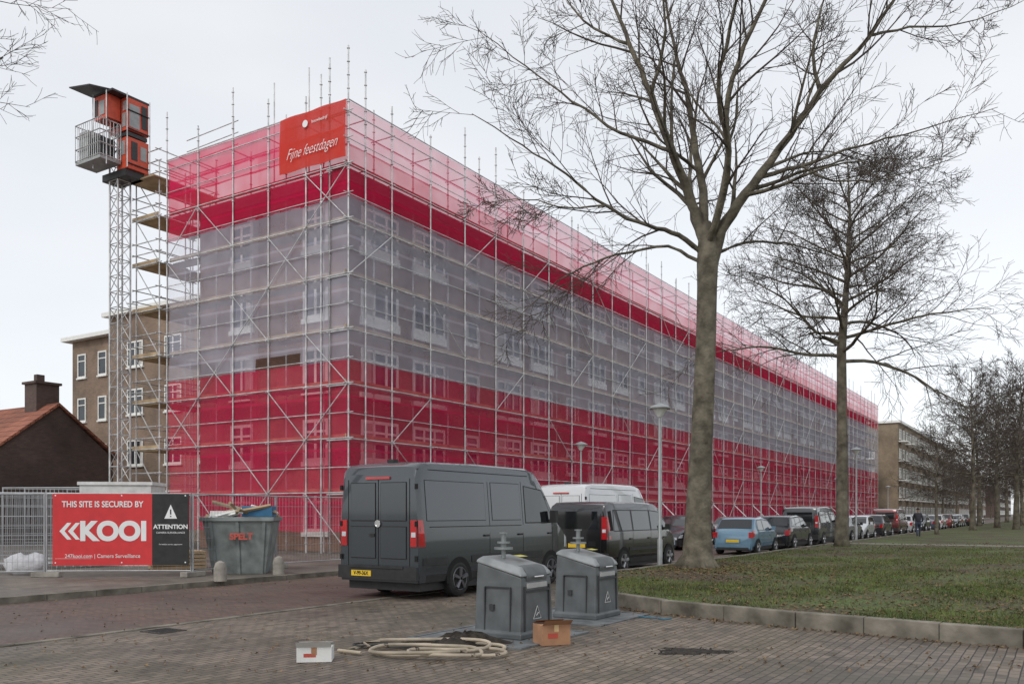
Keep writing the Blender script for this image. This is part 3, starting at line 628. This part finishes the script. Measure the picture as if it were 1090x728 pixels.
# ------------------------------------------------------------ bins
binm=mat('bin_grey',(.115,.124,.128),.5,metal=.15,var=.28,scale=3,bump=.05); bind=mat('bin_dark',(.035,.038,.04),.5); steel=mat('steel_plate',(.17,.18,.185),.6,metal=.3,var=.4,scale=4)
bint=mat('bin_lid',(.25,.262,.265),.45,metal=.15,var=.2,scale=4)
def bin_(x,y):
    e_=empty('waste_container',(x,y,.012),ANG); g=MB()
    a,b_=.42,.36
    def ring(ax,by,z,zf=None):
        zf=z if zf is None else zf; return [(-ax,-by,zf),(ax,-by,zf),(ax,by,z),(-ax,by,z)]
    R_=[ring(a+.02,b_+.02,0),ring(a+.02,b_+.02,.07),ring(a,b_,.09),ring(a-.03,b_-.01,.72,.70),ring(a-.04,b_-.02,.98,.80)]
    vs=[p for r_ in R_ for p in r_]; fs=[]
    for i in range(len(R_)-1):
        for j in range(4): fs.append((i*4+j,i*4+(j+1)%4,(i+1)*4+(j+1)%4,(i+1)*4+j))
    fs+= [(3,2,1,0),tuple(16+j for j in range(4))]
    g.add(vs,fs); g.build('body',binm,e_,bevel=.035)
    g=MB(); R2=[ring(a-.025,b_-.005,.982,.802),ring(a-.025,b_-.005,1.02,.84),ring(a-.09,b_-.07,1.07,.93)]
    vs=[p for r_ in R2 for p in r_]; fs=[(3,2,1,0),(8,9,10,11)]
    for i in range(2):
        for j in range(4): fs.append((i*4+j,i*4+(j+1)%4,(i+1)*4+(j+1)%4,(i+1)*4+j))
    g.add(vs,fs); g.build('lid',bint,e_,bevel=.02)
    g=MB(); g.lathe([(-.26,.15),(.26,.15)],(0,0,0),'y',24); o=g.build('drum',binm,e_,smooth=True,loc=(0,-.21,.80)); o.rotation_euler[2]=math.pi/2
    g=MB(); g.box(-.30,.30,-.375,-.34,.60,.63,0); g.box(-.25,.25,-.368,-.345,.655,.72,1); g.tube((-.12,-.385,.80),(.12,-.385,.80),.012,6,2)
    g.box(-.33,-.30,-.372,-.345,.1,.68,0); g.box(.30,.33,-.372,-.345,.1,.68,0)
    for yy in (-.2,.2): g.box(-a-.004,-a+.03,yy-.008,yy+.008,.1,.66,0)
    g.box(-a-.002,-a+.03,-.2,.2,.66,.675,0); g.box(-a-.012,-a+.03,.05,.12,.36,.44,0)
    for p,q in (((-.10,-.363,.24),(.10,-.363,.24)),((.10,-.363,.24),(.0,-.363,.41)),((0,-.363,.41),(-.10,-.363,.24))): g.tube(p,q,.007,4,1)
    g.tube((-.03,-.363,.28),(.03,-.363,.32),.01,4,1)
    g.add([(-.02,-.1,1.052),(.2,-.1,1.052),(.2,.02,1.07),(-.02,.02,1.07)],[(0,1,2,3)],3)
    g.build('details',[bind,mat('print_grey',(.42,.42,.41),.6),chrome,mat('sticker_yellow',(.6,.55,.12),.5)],e_)
    g=MB(); g.lathe([(0,.03),(.12,.03),(.12,.13),(.15,.13),(.15,.04),(.2,.04),(.2,.09),(.225,.09),(.225,.035),(.33,.035),(.33,.06),(.35,.06)],(-.08,.12,1.03),n=16); g.build('lifting_mushroom',[mat('hook_steel',(.26,.28,.28),.4,metal=.6)],e_,smooth=True)
    g=MB(); g.box(-1.0,.75,-.72,1.0,-.012,.0)
    for k in (-.72,1.0): g.box(-1.03,.78,k-.03,k+.03,-.012,.008)
    for k in (-1.0,.75): g.box(k-.03,k+.03,-.69,.97,-.012,.009)
    g.build('base_plate',steel,e_)
bin_(.03,11.78); bin_(1.2,13.9)

# ------------------------------------------------------------ boxes, hose, dirt
card=mat('cardboard',(.36,.19,.105),.85,var=.15,scale=5)
def cbox(x,y,rz,a,b_,h,m,mt):
    e_=empty('cardboard_box',(x,y,.006),rz); g=MB(); g.box(-a,a,-b_,b_,0,h,0)
    g.box(-.03,.03,-b_-.002,b_+.002,h,h+.003,1); g.box(-.03,.03,-b_-.003,-b_-.0005,h-.08,h,1); g.box(-a*.6,a*.1,-b_-.003,-b_-.001,h*.35,h*.6,2)
    g.build('carton',[m,mt,mat('print_red',(.45,.07,.045),.6)],e_)
    g=MB(); g.add([(-a,-b_,h+.001),(a,-b_,h+.001),(a,-b_*1.55,h+.07),(-a,-b_*1.55,h+.07)],[(0,1,2,3)]); g.add([(-a,b_,h+.004),(a,b_,h+.004),(a,.01,h+.05),(-a,.01,h+.05)],[(3,2,1,0)]); g.build('flap',m,e_)
cbox(.5,11.0,.35,.19,.16,.25,card,mat('parcel_tape',(.6,.42,.22),.4))
cbox(-2.2,9.75,.1,.19,.14,.16,mat('white_card',(.66,.66,.64),.7,var=.1),card)
hose=[];random.seed(5)
for i in range(170):
    t_=i/170*2*math.pi*3.4; rr=.60+.20*math.sin(t_*.37+1)+.06*math.sin(t_*2.3)
    hose.append((-.92+rr*1.05*math.cos(t_)+.2*math.sin(t_*.21),10.15+rr*.62*math.sin(t_)+.2*math.cos(t_*.3),.03+.022*(i/170*3)+.01*math.sin(t_*3)))
tail=[(-1.9,10.5,.03),(-2.05,10.3,.03),(-1.75,10.1,.03)]
hose+= [(hose[-1][0]-.2,hose[-1][1]+.05,.06),(-1.7,10.5,.03)]+tail
g=MB(); g.path(hose,.021,8); g.build('hose',mat('hose_rubber',(.38,.32,.24),.6,var=.4,scale=3),smooth=True)
hb_=mat('hose_black',(.02,.022,.02),.5)
g=MB(); hs2=[(-1.9+.012*i,10.55+.16*math.sin(i*.06),.03) for i in range(80)]; g.path(hs2,.016,6); g.build('hose',hb_,smooth=True)
g=MB(); hs3=[(-1.75+.5*math.cos(i*.13)+.012*i,10.75+.22*math.sin(i*.13),.02+.0003*i) for i in range(75)]; g.path(hs3,.011,6); g.build('cable',hb_,smooth=True)
g=MB(); rp=[(2.0+.03*i+.04*math.sin(i),13.75-.02*i+.06*math.cos(i*1.3),.02) for i in range(16)]; g.path(rp,.012,5); g.build('rope',mat('blue_rope',(.06,.2,.28),.6),smooth=True)
soil=mat('soil',(.022,.018,.014),.98,var=.5,scale=12,bump=.8,col2=(.05,.04,.03))
def heap(name,x,y,rx,ry,h,seed,m=soil,z0=.003,nb=160):
    r_=random.Random(seed); g=MB(); N=40; vs=[(x,y,z0+h)];fs=[]; K_=((.18,1),(.35,.85),(.5,.65),(.65,.42),(.85,.15),(1,0))
    for k,(f,hh) in enumerate(K_):
        for i in range(N):
            a=2*math.pi*i/N; q=f*(1+.25*math.sin(3*a+seed)+.12*math.sin(7*a)+r_.uniform(-.09,.09)); vs.append((x+rx*q*math.cos(a),y+ry*q*math.sin(a),z0+h*hh*r_.uniform(.7,1.2)))
    for i in range(N): fs.append((0,1+i,1+(i+1)%N))
    for k in range(len(K_)-1):
        for i in range(N): a=1+k*N+i;b_=1+k*N+(i+1)%N; fs.append((a,a+N,b_+N,b_))
    g.add(vs,fs)
    for i in range(nb):
        a=r_.uniform(0,6.28); q=r_.uniform(.3,1)**.5*r_.uniform(.8,1.6); s=r_.uniform(.003,.011); px,py=x+rx*q*math.cos(a),y+ry*q*math.sin(a); g.path([(px-s,py,s*.4),(px+s,py+s*r_.uniform(-1,1),s*.6)],[s*.8,s*.5],5)
    g.build(name,m,smooth=True,ang=60)
heap('soil_heap',-.62,10.95,.55,.38,.15,1,nb=320); heap('soil_patch',2.15,10.4,.42,.24,.006,2,nb=120)
# ------------------------------------------------------------ site fence, sign, skip
fm=mat('fence_steel',(.42,.43,.44),.45,metal=.5)
def fence(name,a,b_,h=2.0,step=.11,z0=.14,lean=0):
    a=Vector((a[0],a[1],0)); b_=Vector((b_[0],b_[1],0)); d=b_-a; ln=d.length; e_=empty(name,(a.x,a.y,z0),math.atan2(d.y,d.x)); g=MB(); ln-=.05
    for x in (0,ln): g.tube((x,0,0),(x,lean,h),.021,6)
    for z in (.12,h-.02): g.tube((0,lean*z/h,z),(ln,lean*z/h,z),.018,6)
    k=int(ln/step)
    for i in range(1,k): x=ln*i/k; g.tube((x,0,.12),(x,lean,h-.02),.0045,3)
    z=.35
    while z<h-.05: g.tube((0,lean*z/h,z),(ln,lean*z/h,z),.0045,3); z+=.27
    g.build('panel',fm,e_)
    g=MB(); g.box(-.33,.33,-.11,.11,-.03,.1); g.build('concrete_foot',conc,e_,bevel=.02)
pl=[(-14.6,19.6),(-11.2,20.95),(-7.75,21.15),(-6.55,24.2),(-4.6,27.0),(-2.8,29.85),(-1.0,32.7),(.8,35.5),(2.6,38.3)]
for a,b_ in zip(pl[:-1],pl[1:]): fence('construction_fence',a,b_)
for i in range(9): fence('construction_fence',(-16.2+.16*i,23.2+.13*i),(-12.6+.16*i,24.2+.14*i),2.05+.05*rnd(),.16,lean=.1)
for i in range(4): fence('construction_fence',(-15.5+.5*i,26.5+.3*i),(-12.2+.5*i,26.0+.3*i),2.3,.14)
sg=empty('site_sign',(-11.0,20.86,0),math.atan2(.2,3.45))
g=MB(); g.box(0,2.33,-.02,0,.40,2.12,0); g.box(2.333,3.2,-.02,0,.40,2.12,1); 
for zx in (0.05,1.6,3.1):
    for zz in (.45,2.06): g.box(zx,zx+.03,-.024,-.018,zz,zz+.03,2)
g.add([(2.62,-.024,1.52),(2.92,-.024,1.52),(2.77,-.024,1.86)],[(0,1,2)],2); g.box(2.755,2.785,-.028,-.0245,1.62,1.74,1); g.box(2.755,2.785,-.028,-.0245,1.56,1.59,1)
g.box(.06,.9,-.023,-.019,.56,.565,2)
for x_ in (.16,.36): 
    g.add([(x_+.18,-.024,1.42),(x_+.28,-.024,1.42),(x_+.12,-.024,1.22),(x_+.28,-.024,1.02),(x_+.18,-.024,1.02),(x_,-.024,1.22)],[(0,5,2,1),(5,4,3,2)],2)
g.build('board',[mat('sign_red',(.66,.035,.04),.45,var=.08),blk,wm],sg)
EX=(math.radians(90),0,0)
text('line_1','THIS SITE IS SECURED BY',.2,(1.17,-.026,1.86),EX,wm,sg,bold=.004,sx=.86)
text('line_2','KOOI',.62,(1.42,-.026,1.2),EX,wm,sg,bold=.03)
text('line_3','247kooi.com | Camera Surveillance',.13,(1.17,-.026,.62),EX,wm,sg,sx=.95)
text('line_4','ATTENTION',.145,(2.77,-.026,1.32),EX,wm,sg,bold=.004); text('line_5','CAMERA SURVEILLANCE',.062,(2.77,-.026,1.18),EX,wm,sg)
text('line_6','De beelden worden opgenomen',.042,(2.77,-.026,.9),EX,wm,sg)
sk=empty('waste_skip',(-7.0,22.6,.11),math.radians(8)); g=MB()
g.add([(-.65,-.5,0),(.65,-.5,0),(.65,.6,0),(-.65,.6,0),(-.85,-.8,1.4),(.85,-.8,1.4),(.85,.9,1.4),(-.85,.9,1.4),(-.78,-.72,1.39),(.78,-.72,1.39),(.78,.82,1.39),(-.78,.82,1.39),(-.6,-.45,.1),(.6,-.45,.1),(.6,.55,.1),(-.6,.55,.1)],
 [(0,3,2,1),(0,1,5,4),(1,2,6,5),(2,3,7,6),(3,0,4,7),(4,5,9,8),(5,6,10,9),(6,7,11,10),(7,4,8,11),(8,9,13,12),(9,10,14,13),(10,11,15,14),(11,8,12,15),(12,13,14,15)])
for x_ in (-.55,0,.55): g.add([(x_-.04,-.53,0),(x_+.04,-.53,0),(x_*1.2+.04,-.84,1.4),(x_*1.2-.04,-.84,1.4)],[(0,1,2,3)])
g.box(-.9,.9,-.86,-.78,1.34,1.44); g.box(-.9,.9,.88,.95,1.34,1.44); g.box(-.9,-.83,-.78,.88,1.34,1.44); g.box(.83,.9,-.78,.88,1.34,1.44)
g.build('hopper',mat('skip_grey',(.20,.225,.22),.6,var=.35,scale=3),sk,bevel=.01)
text('lettering','SPELT',.22,(.1,-.80,.95),(math.radians(78),0,0),mat('print_red',(.5,.08,.05),.6),sk,bold=.01)
g=MB(); rr=random.Random(9)
for i in range(22):
    a=rr.uniform(0,3.14); c=Vector((rr.uniform(-.6,.6),rr.uniform(-.5,.6),rr.uniform(1.3,1.75))); d=Vector((math.cos(a),math.sin(a)*.6,rr.uniform(-.25,.3)))*rr.uniform(.3,.6); g.path([c-d,c+d],[.05,.045],4,rr.choice((0,0,1,2)))
g.box(.05,.8,-.4,.5,1.45,1.72,3); g.box(-.75,-.2,-.3,.4,1.42,1.6,2)
g.build('rubble',[wood,conc,white,mat('blue_tarp',(.04,.16,.30),.6)],sk)
cb_=empty('site_cabin',(-11.6,26.0,.11),.1); g=MB(); g.box(-1,1,-.7,.7,0,2.35,0); g.box(-1.05,1.05,-.75,.75,2.353,2.45,0); g.box(-.85,-.1,-.715,-.702,.1,2.1,1); g.box(.2,.8,-.715,-.702,1.1,1.9,2); g.build('unit',[mat('cabin_white',(.62,.62,.60),.6),lampg,glassm],cb_,bevel=.01)
g=MB()
for i in range(5): g.box(-1+.02*i,.4,-.5,.4,.02+.1*i,.1+.1*i)
g.build('timber_stack',wood,loc=(-9.0,24.2,.11),rz=.5)
g=MB()
rr=random.Random(4); rows=[(0,.30),(.08,.42),(.22,.46),(.36,.42),(.46,.30),(.50,.16)]; vs=[];fs=[]
for a_,r_ in rows:
    for j in range(22): th=2*math.pi*j/22; q=r_*(1+.10*math.sin(5*th+a_*9)+rr.uniform(-.05,.05)); vs.append((q*math.cos(th)*1.15,q*math.sin(th)*.8,a_*(1+.12*math.sin(2*th))))
for i in range(5):
    for j in range(22): a=i*22+j;b_=i*22+(j+1)%22; fs.append((a,b_,b_+22,a+22))
fs.append(tuple(110+j for j in range(22))); g.add(vs,fs)
o=g.build('bulk_bag',mat('bag_white',(.55,.55,.57),.8,bump=.8,scale=5),smooth=True,loc=(-12.2,21.9,.11),ang=50)
for x_,y_ in ((-6.62,19.75),(-5.9,22.0)):
    g=MB(); g.lathe([(0,.15),(.32,.14),(.42,.10),(.46,.03)],n=14); g.build('bollard',conc,smooth=True,loc=(x_,y_,.11 if y_<20.5 else .11))

# ------------------------------------------------------------ trees
bark=mat('bark',(.105,.088,.062),.95,var=.45,scale=3,bump=1.0,bscale=14,col2=(.20,.175,.13))
twig=mat('twig_bark',(.075,.058,.046),.9,var=.3,scale=2)
def branch(g,p,d,ln,r,lev,R_,droop=0,minr=.008,spread=.75,nch=(7,6,5),maxlev=3,fromt=.2):
    nseg=max(3,int(ln/.45)) if lev<2 else 3
    pts=[p.copy()];rad=[r];dirs=[d.copy()]
    for i in range(nseg):
        d=(d+Vector((R_.uniform(-1,1),R_.uniform(-1,1),R_.uniform(-1,1)))*.16+Vector((0,0,droop+.03))).normalized()
        p=p+d*(ln/nseg); pts.append(p); rad.append(max(minr*.7,r*(1-.82*(i+1)/nseg))); dirs.append(d.copy())
    g.path(pts,rad,(7,5,4,3,3)[min(lev,4)],0 if r>.04 else 1,cap=False)
    kids(g,pts,rad,dirs,ln,lev,R_,droop,minr,spread,nch,maxlev,fromt)
def kids(g,pts,rad,dirs,ln,lev,R_,droop,minr,spread,nch,maxlev,fromt=.2):
    if lev>=maxlev: return
    n_=nch[min(lev,len(nch)-1)]
    for c in range(n_):
        t_=fromt+(1-fromt)*(c+R_.random())/n_; f=t_*(len(pts)-1); i=min(int(f),len(pts)-2); f-=i
        q=pts[i].lerp(pts[i+1],f); dd=dirs[min(i+1,len(dirs)-1)]; rr=rad[i]*(1-f)+rad[i+1]*f
        ax=dd.cross(Vector((R_.uniform(-1,1),R_.uniform(-1,1),R_.uniform(-1,1)))).normalized()
        nd_=(Matrix.Rotation(R_.uniform(.6,1.15)*spread,3,ax)@dd).normalized()
        branch(g,q,nd_,ln*R_.uniform(.36,.6)*(1.15-.45*t_),max(minr,rr*.52),lev+1,R_,droop,minr,spread,nch,maxlev)
def limb(g,pts,r0,r1,R_,nch=(9,6,5),n=8,mi=0,lev=0,maxlev=3,minr=.008,droop=0,fromt=.25,lnf=1):
    P_=[Vector(p) for p in pts]; fin=[];k=len(P_)
    for i in range(k-1):
        p0=P_[max(i-1,0)];p1=P_[i];p2=P_[i+1];p3=P_[min(i+2,k-1)]
        for s in range(4):
            t_=s/4; fin.append(.5*((2*p1)+(p2-p0)*t_+(2*p0-5*p1+4*p2-p3)*t_*t_+(3*p1-p0-3*p2+p3)*t_**3)+Vector((R_.uniform(-1,1),R_.uniform(-1,1),R_.uniform(-1,1)))*.035*(1 if i or s else 0))
    fin.append(P_[-1]); m_=len(fin); rad=[r0+(r1-r0)*(i/(m_-1))**.75 for i in range(m_)]; dirs=[(fin[min(i+1,m_-1)]-fin[max(i-1,0)]).normalized() for i in range(m_)]
    g.path(fin,rad,n,mi); ln=sum((fin[i+1]-fin[i]).length for i in range(m_-1))*lnf
    if nch: kids(g,fin,rad,dirs,ln,lev,R_,droop,minr,.8,nch,maxlev,fromt)
R_=random.Random(11)
T=lambda px,pz,dy=0:((px-742)/40.,dy,(546-pz)/40.+1.45)
big=empty('bare_tree',(4.93,23.2,.2)); g=MB()
g.path([(0,0,-.1),(0,0,.12),(.01,0,.35),(.02,0,.9),(.05,0,1.8),(.12,.02,3.2),(.2,.05,4.8),(.25,.02,6.3),(.27,0,7.5),(.28,0,8.1),(.28,0,8.7),(.25,0,9.2)],[.62,.50,.41,.36,.335,.30,.28,.265,.265,.285,.25,.12],16,0)
for k in range(7):
    a=k*.9+.3; g.path([(.02,0,.75),(.30*math.cos(a),.30*math.sin(a),.28),(.62*math.cos(a),.62*math.sin(a),-.04)],[.10,.12,.06],7,0)
spec=[([T(753,285),T(748,248),T(735,205,.1),T(710,160,-.3),T(690,110,-.5),T(668,55,-.4),T(650,0,-.2),T(632,-55)],.20,.02),
([T(750,272),T(722,252,-.2),T(685,248,-.6),T(640,233,-1),T(600,205,-1.3),T(555,180,-1.5),T(505,150,-1.6)],.085,.01),
([T(748,280),T(715,258,.4),T(660,260,.9),T(615,272,1.4),T(580,295,1.8),T(545,328,2.0)],.055,.008),
([T(753,280),T(750,200,.3),T(744,140,.5),T(735,75,.8),T(722,10,1),T(715,-60,1.2)],.16,.02),
([T(753,290),T(768,245),T(790,210,-.2),T(825,165,-.4),T(865,108,-.6),T(912,55,-.8),T(960,-15,-1)],.21,.025),
([T(800,195,-.3),T(850,178,-.1),T(905,155,.3),T(975,130,.7),T(1085,95,1)],.075,.008),
([T(757,262),T(768,190,-.6),T(764,125,-1.2),T(782,65,-1.6),T(815,0,-2),T(835,-60,-2.2)],.12,.02),
([T(758,272),T(800,250,.6),T(850,244,1.2),T(905,250,1.7),T(960,262,2.1)],.055,.008),
([T(753,265),T(748,200,1.5),T(760,130,3),T(770,60,4),T(775,0,4.6)],.10,.02),
([T(753,265),T(762,205,-1.4),T(738,150,-2.8),T(745,90,-3.8),T(750,30,-4.4)],.10,.02),
([T(712,165,-.3),T(660,140,0),T(610,100,.3),T(560,60,.5),T(505,10,.8)],.06,.008),
([T(865,108,-.6),T(862,50,-.3),T(885,-20,0)],.07,.015),([T(912,55,-.8),T(960,40,-.5),T(1020,30,-.2),T(1090,0,0)],.045,.008),
([T(690,110,-.5),T(702,50,-.9),T(692,-30,-1.2)],.06,.015),([T(668,55,-.4),T(620,20,0),T(585,-40,.3)],.05,.01),
([T(850,178,-.1),T(880,200,-.6),T(930,205,-1),T(1000,185,-1.4)],.04,.008),([T(640,233,-1),T(600,240,-1.4),T(560,235,-1.6),T(515,240,-1.8)],.03,.008)]
for pts,a,b_ in spec: limb(g,pts,a,b_,R_,nch=(12,7,5),maxlev=3,minr=.0075,lnf=.66,fromt=.2)
big_o=g.build('trunk_and_branches',[bark,twig],big,smooth=True,ang=180)
def leader_tree(seed,H,zfork,reach,r,nl=30,nch=(8,5,4),minr=.011,lean=.25):
    R_=random.Random(seed); g=MB()
    pts=[Vector((0,0,-.1)),Vector((0,0,.3)),Vector((.02,0,2)),Vector((.03,.05,zfork*.6)),Vector((0,.05,zfork)),Vector((lean,.1,zfork+.35*(H-zfork))),Vector((lean*1.4,0,zfork+.7*(H-zfork))),Vector((lean,0,H))]
    g.path(pts,[r*1.5,r*1.15,r,r*.85,r*.75,r*.45,r*.22,.02],10)
    for i in range(nl):
        f=(i+.5)/nl; z=zfork*.93+(H-zfork)*.92*f; az=i*2.4+R_.uniform(-.4,.4); up=.10+.75*f
        x=np.interp(z,[p.z for p in pts],[p.x for p in pts]); ln=reach*(1-.62*f)*R_.uniform(.75,1.1)
        d=Vector((math.cos(az),math.sin(az),up)).normalized()
        branch(g,Vector((float(x),.05,z)),d,ln,r*.32*(1-.6*f),0,R_,droop=-.045*(1-f),minr=minr,spread=.8,nch=nch,fromt=.15)
    return g
g=leader_tree(21,17.0,8.6,6.6,.27,nl=38,nch=(10,6,5),minr=.009); e_=empty('bare_tree',tuple(L(15.8,-14.35,.2))); g.build('trunk_and_branches',[bark,twig],e_,smooth=True,ang=180)
g=leader_tree(5,13,4.2,5.4,.22,nl=30,nch=(8,5,3),minr=.014); 
me_src=None
def inst(x,y,s,rz,z=.2):
    global me_src
    e_=empty('bare_tree',(x,y,z),rz,s)
    if me_src is None: o=g.build('trunk_and_branches',[bark,twig],e_,smooth=True,ang=180); me_src=o.data
    else: o=bpy.data.objects.new('trunk_and_branches',me_src); S.collection.objects.link(o); o.parent=e_
for u,v,s in ((60,-16,1.05),(66,-19.0,1.15),(75,-17,1.1),(88,-14.5,1.1),(95,-18.5,1.15),(104,-22,1.2),(112,-15,1.2),(118,-20,1.1),(135,-15,1.2),(150,-22,1.2),(165,-15,1.2),(190,-16,1.3),(210,-24,1.3),(235,-12,1.3),(42,-15.2,.55),(185,-34,1.3),(230,-40,1.4),(130,-27,1.2)):
    p=L(u,v); inst(p.x,p.y,s,ru(0,6))
for u in (150,175,205,240,275): p=L(u,-4.2); inst(p.x,p.y,.9,ru(0,6),.1)
e_=empty('bare_tree',(-13.6,15.2,.1)); g=MB(); R_=random.Random(8)
g.path([(0,0,-.1),(0,0,.3),(0,0,3),(.1,0,6),(.2,0,8)],[.4,.3,.25,.22,.2],10)
for pts in ([(.1,0,6.5),(1.5,.1,7.8),(3.0,.2,8.9),(4.6,.2,9.6)],[(.2,0,7.5),(1.6,-.3,9),(3.4,-.4,10.0),(5.0,-.5,10.3)],[(.2,0,8),(.6,.8,10),(1.6,1.2,12)],[(.1,0,7),(-1.5,.5,9),(-3,.5,11)],[(.1,0,7),(-.5,-1.5,9),(-1,-2.4,11)]): limb(g,pts,.09,.01,R_,nch=(8,6,4),minr=.005,lnf=.55,fromt=.3)
g.build('trunk_and_branches',[bark,twig],e_,smooth=True,ang=180)

# ------------------------------------------------------------ person
def person(u,v,rz,coat,trous):
    p=L(u,v,.2); e_=empty('person',(p.x,p.y,p.z),rz)
    def skin(name,J,Ed,m):
        me=bpy.data.meshes.new(name); me.from_pydata([j[:3] for j in J],Ed,[]); me.materials.append(m); o=bpy.data.objects.new(name,me); S.collection.objects.link(o); o.parent=e_
        o.modifiers.new('skin','SKIN'); 
        for i,j in enumerate(J): me.skin_vertices[0].data[i].radius=(j[3],j[3]*(j[4] if len(j)>4 else 1))
        me.skin_vertices[0].data[0].use_root=True
        s=o.modifiers.new('sub','SUBSURF'); s.levels=1; s.render_levels=2
    skin('legs',[(0,0,.93,.15),(.02,-.09,.88,.1),(.15,-.1,.48,.07),(.08,-.1,.08,.05),(.2,-.1,.04,.04),(.02,.09,.88,.1),(-.05,.1,.48,.07),(-.3,.1,.14,.05),(-.2,.1,.05,.04)],[(0,1),(1,2),(2,3),(3,4),(0,5),(5,6),(6,7),(7,8)],trous)
    skin('coat',[(0,0,.85,.17),(0,0,1.1,.16),(.02,0,1.35,.17),(.03,0,1.47,.07),(.02,-.18,1.4,.07),(-.08,-.25,1.12,.055),(.02,-.25,.9,.045),(.02,.18,1.4,.07),(.1,.25,1.13,.055),(.26,.24,.98,.045)],[(0,1),(1,2),(2,3),(2,4),(4,5),(5,6),(2,7),(7,8),(8,9)],coat)
    skin('head',[(.03,0,1.46,.05),(.04,0,1.56,.075),(.05,0,1.66,.09),(.04,0,1.73,.065)],[(0,1),(1,2),(2,3)],mat('skin',(.42,.25,.18),.6))
    g=MB(); g.lathe([(1.66,.1),(1.72,.098),(1.78,.05),(1.79,.01)],(.02,0,0),n=12); g.build('hair',mat('hair',(.03,.02,.015),.8),e_,smooth=True)
person(34.5,-15.0,ANG+.3,mat('coat_dark',(.03,.03,.04),.8),mat('trousers',(.03,.04,.07),.8))
print('objs',len(bpy.data.objects),'polys',sum(len(m.polygons) for m in bpy.data.meshes))
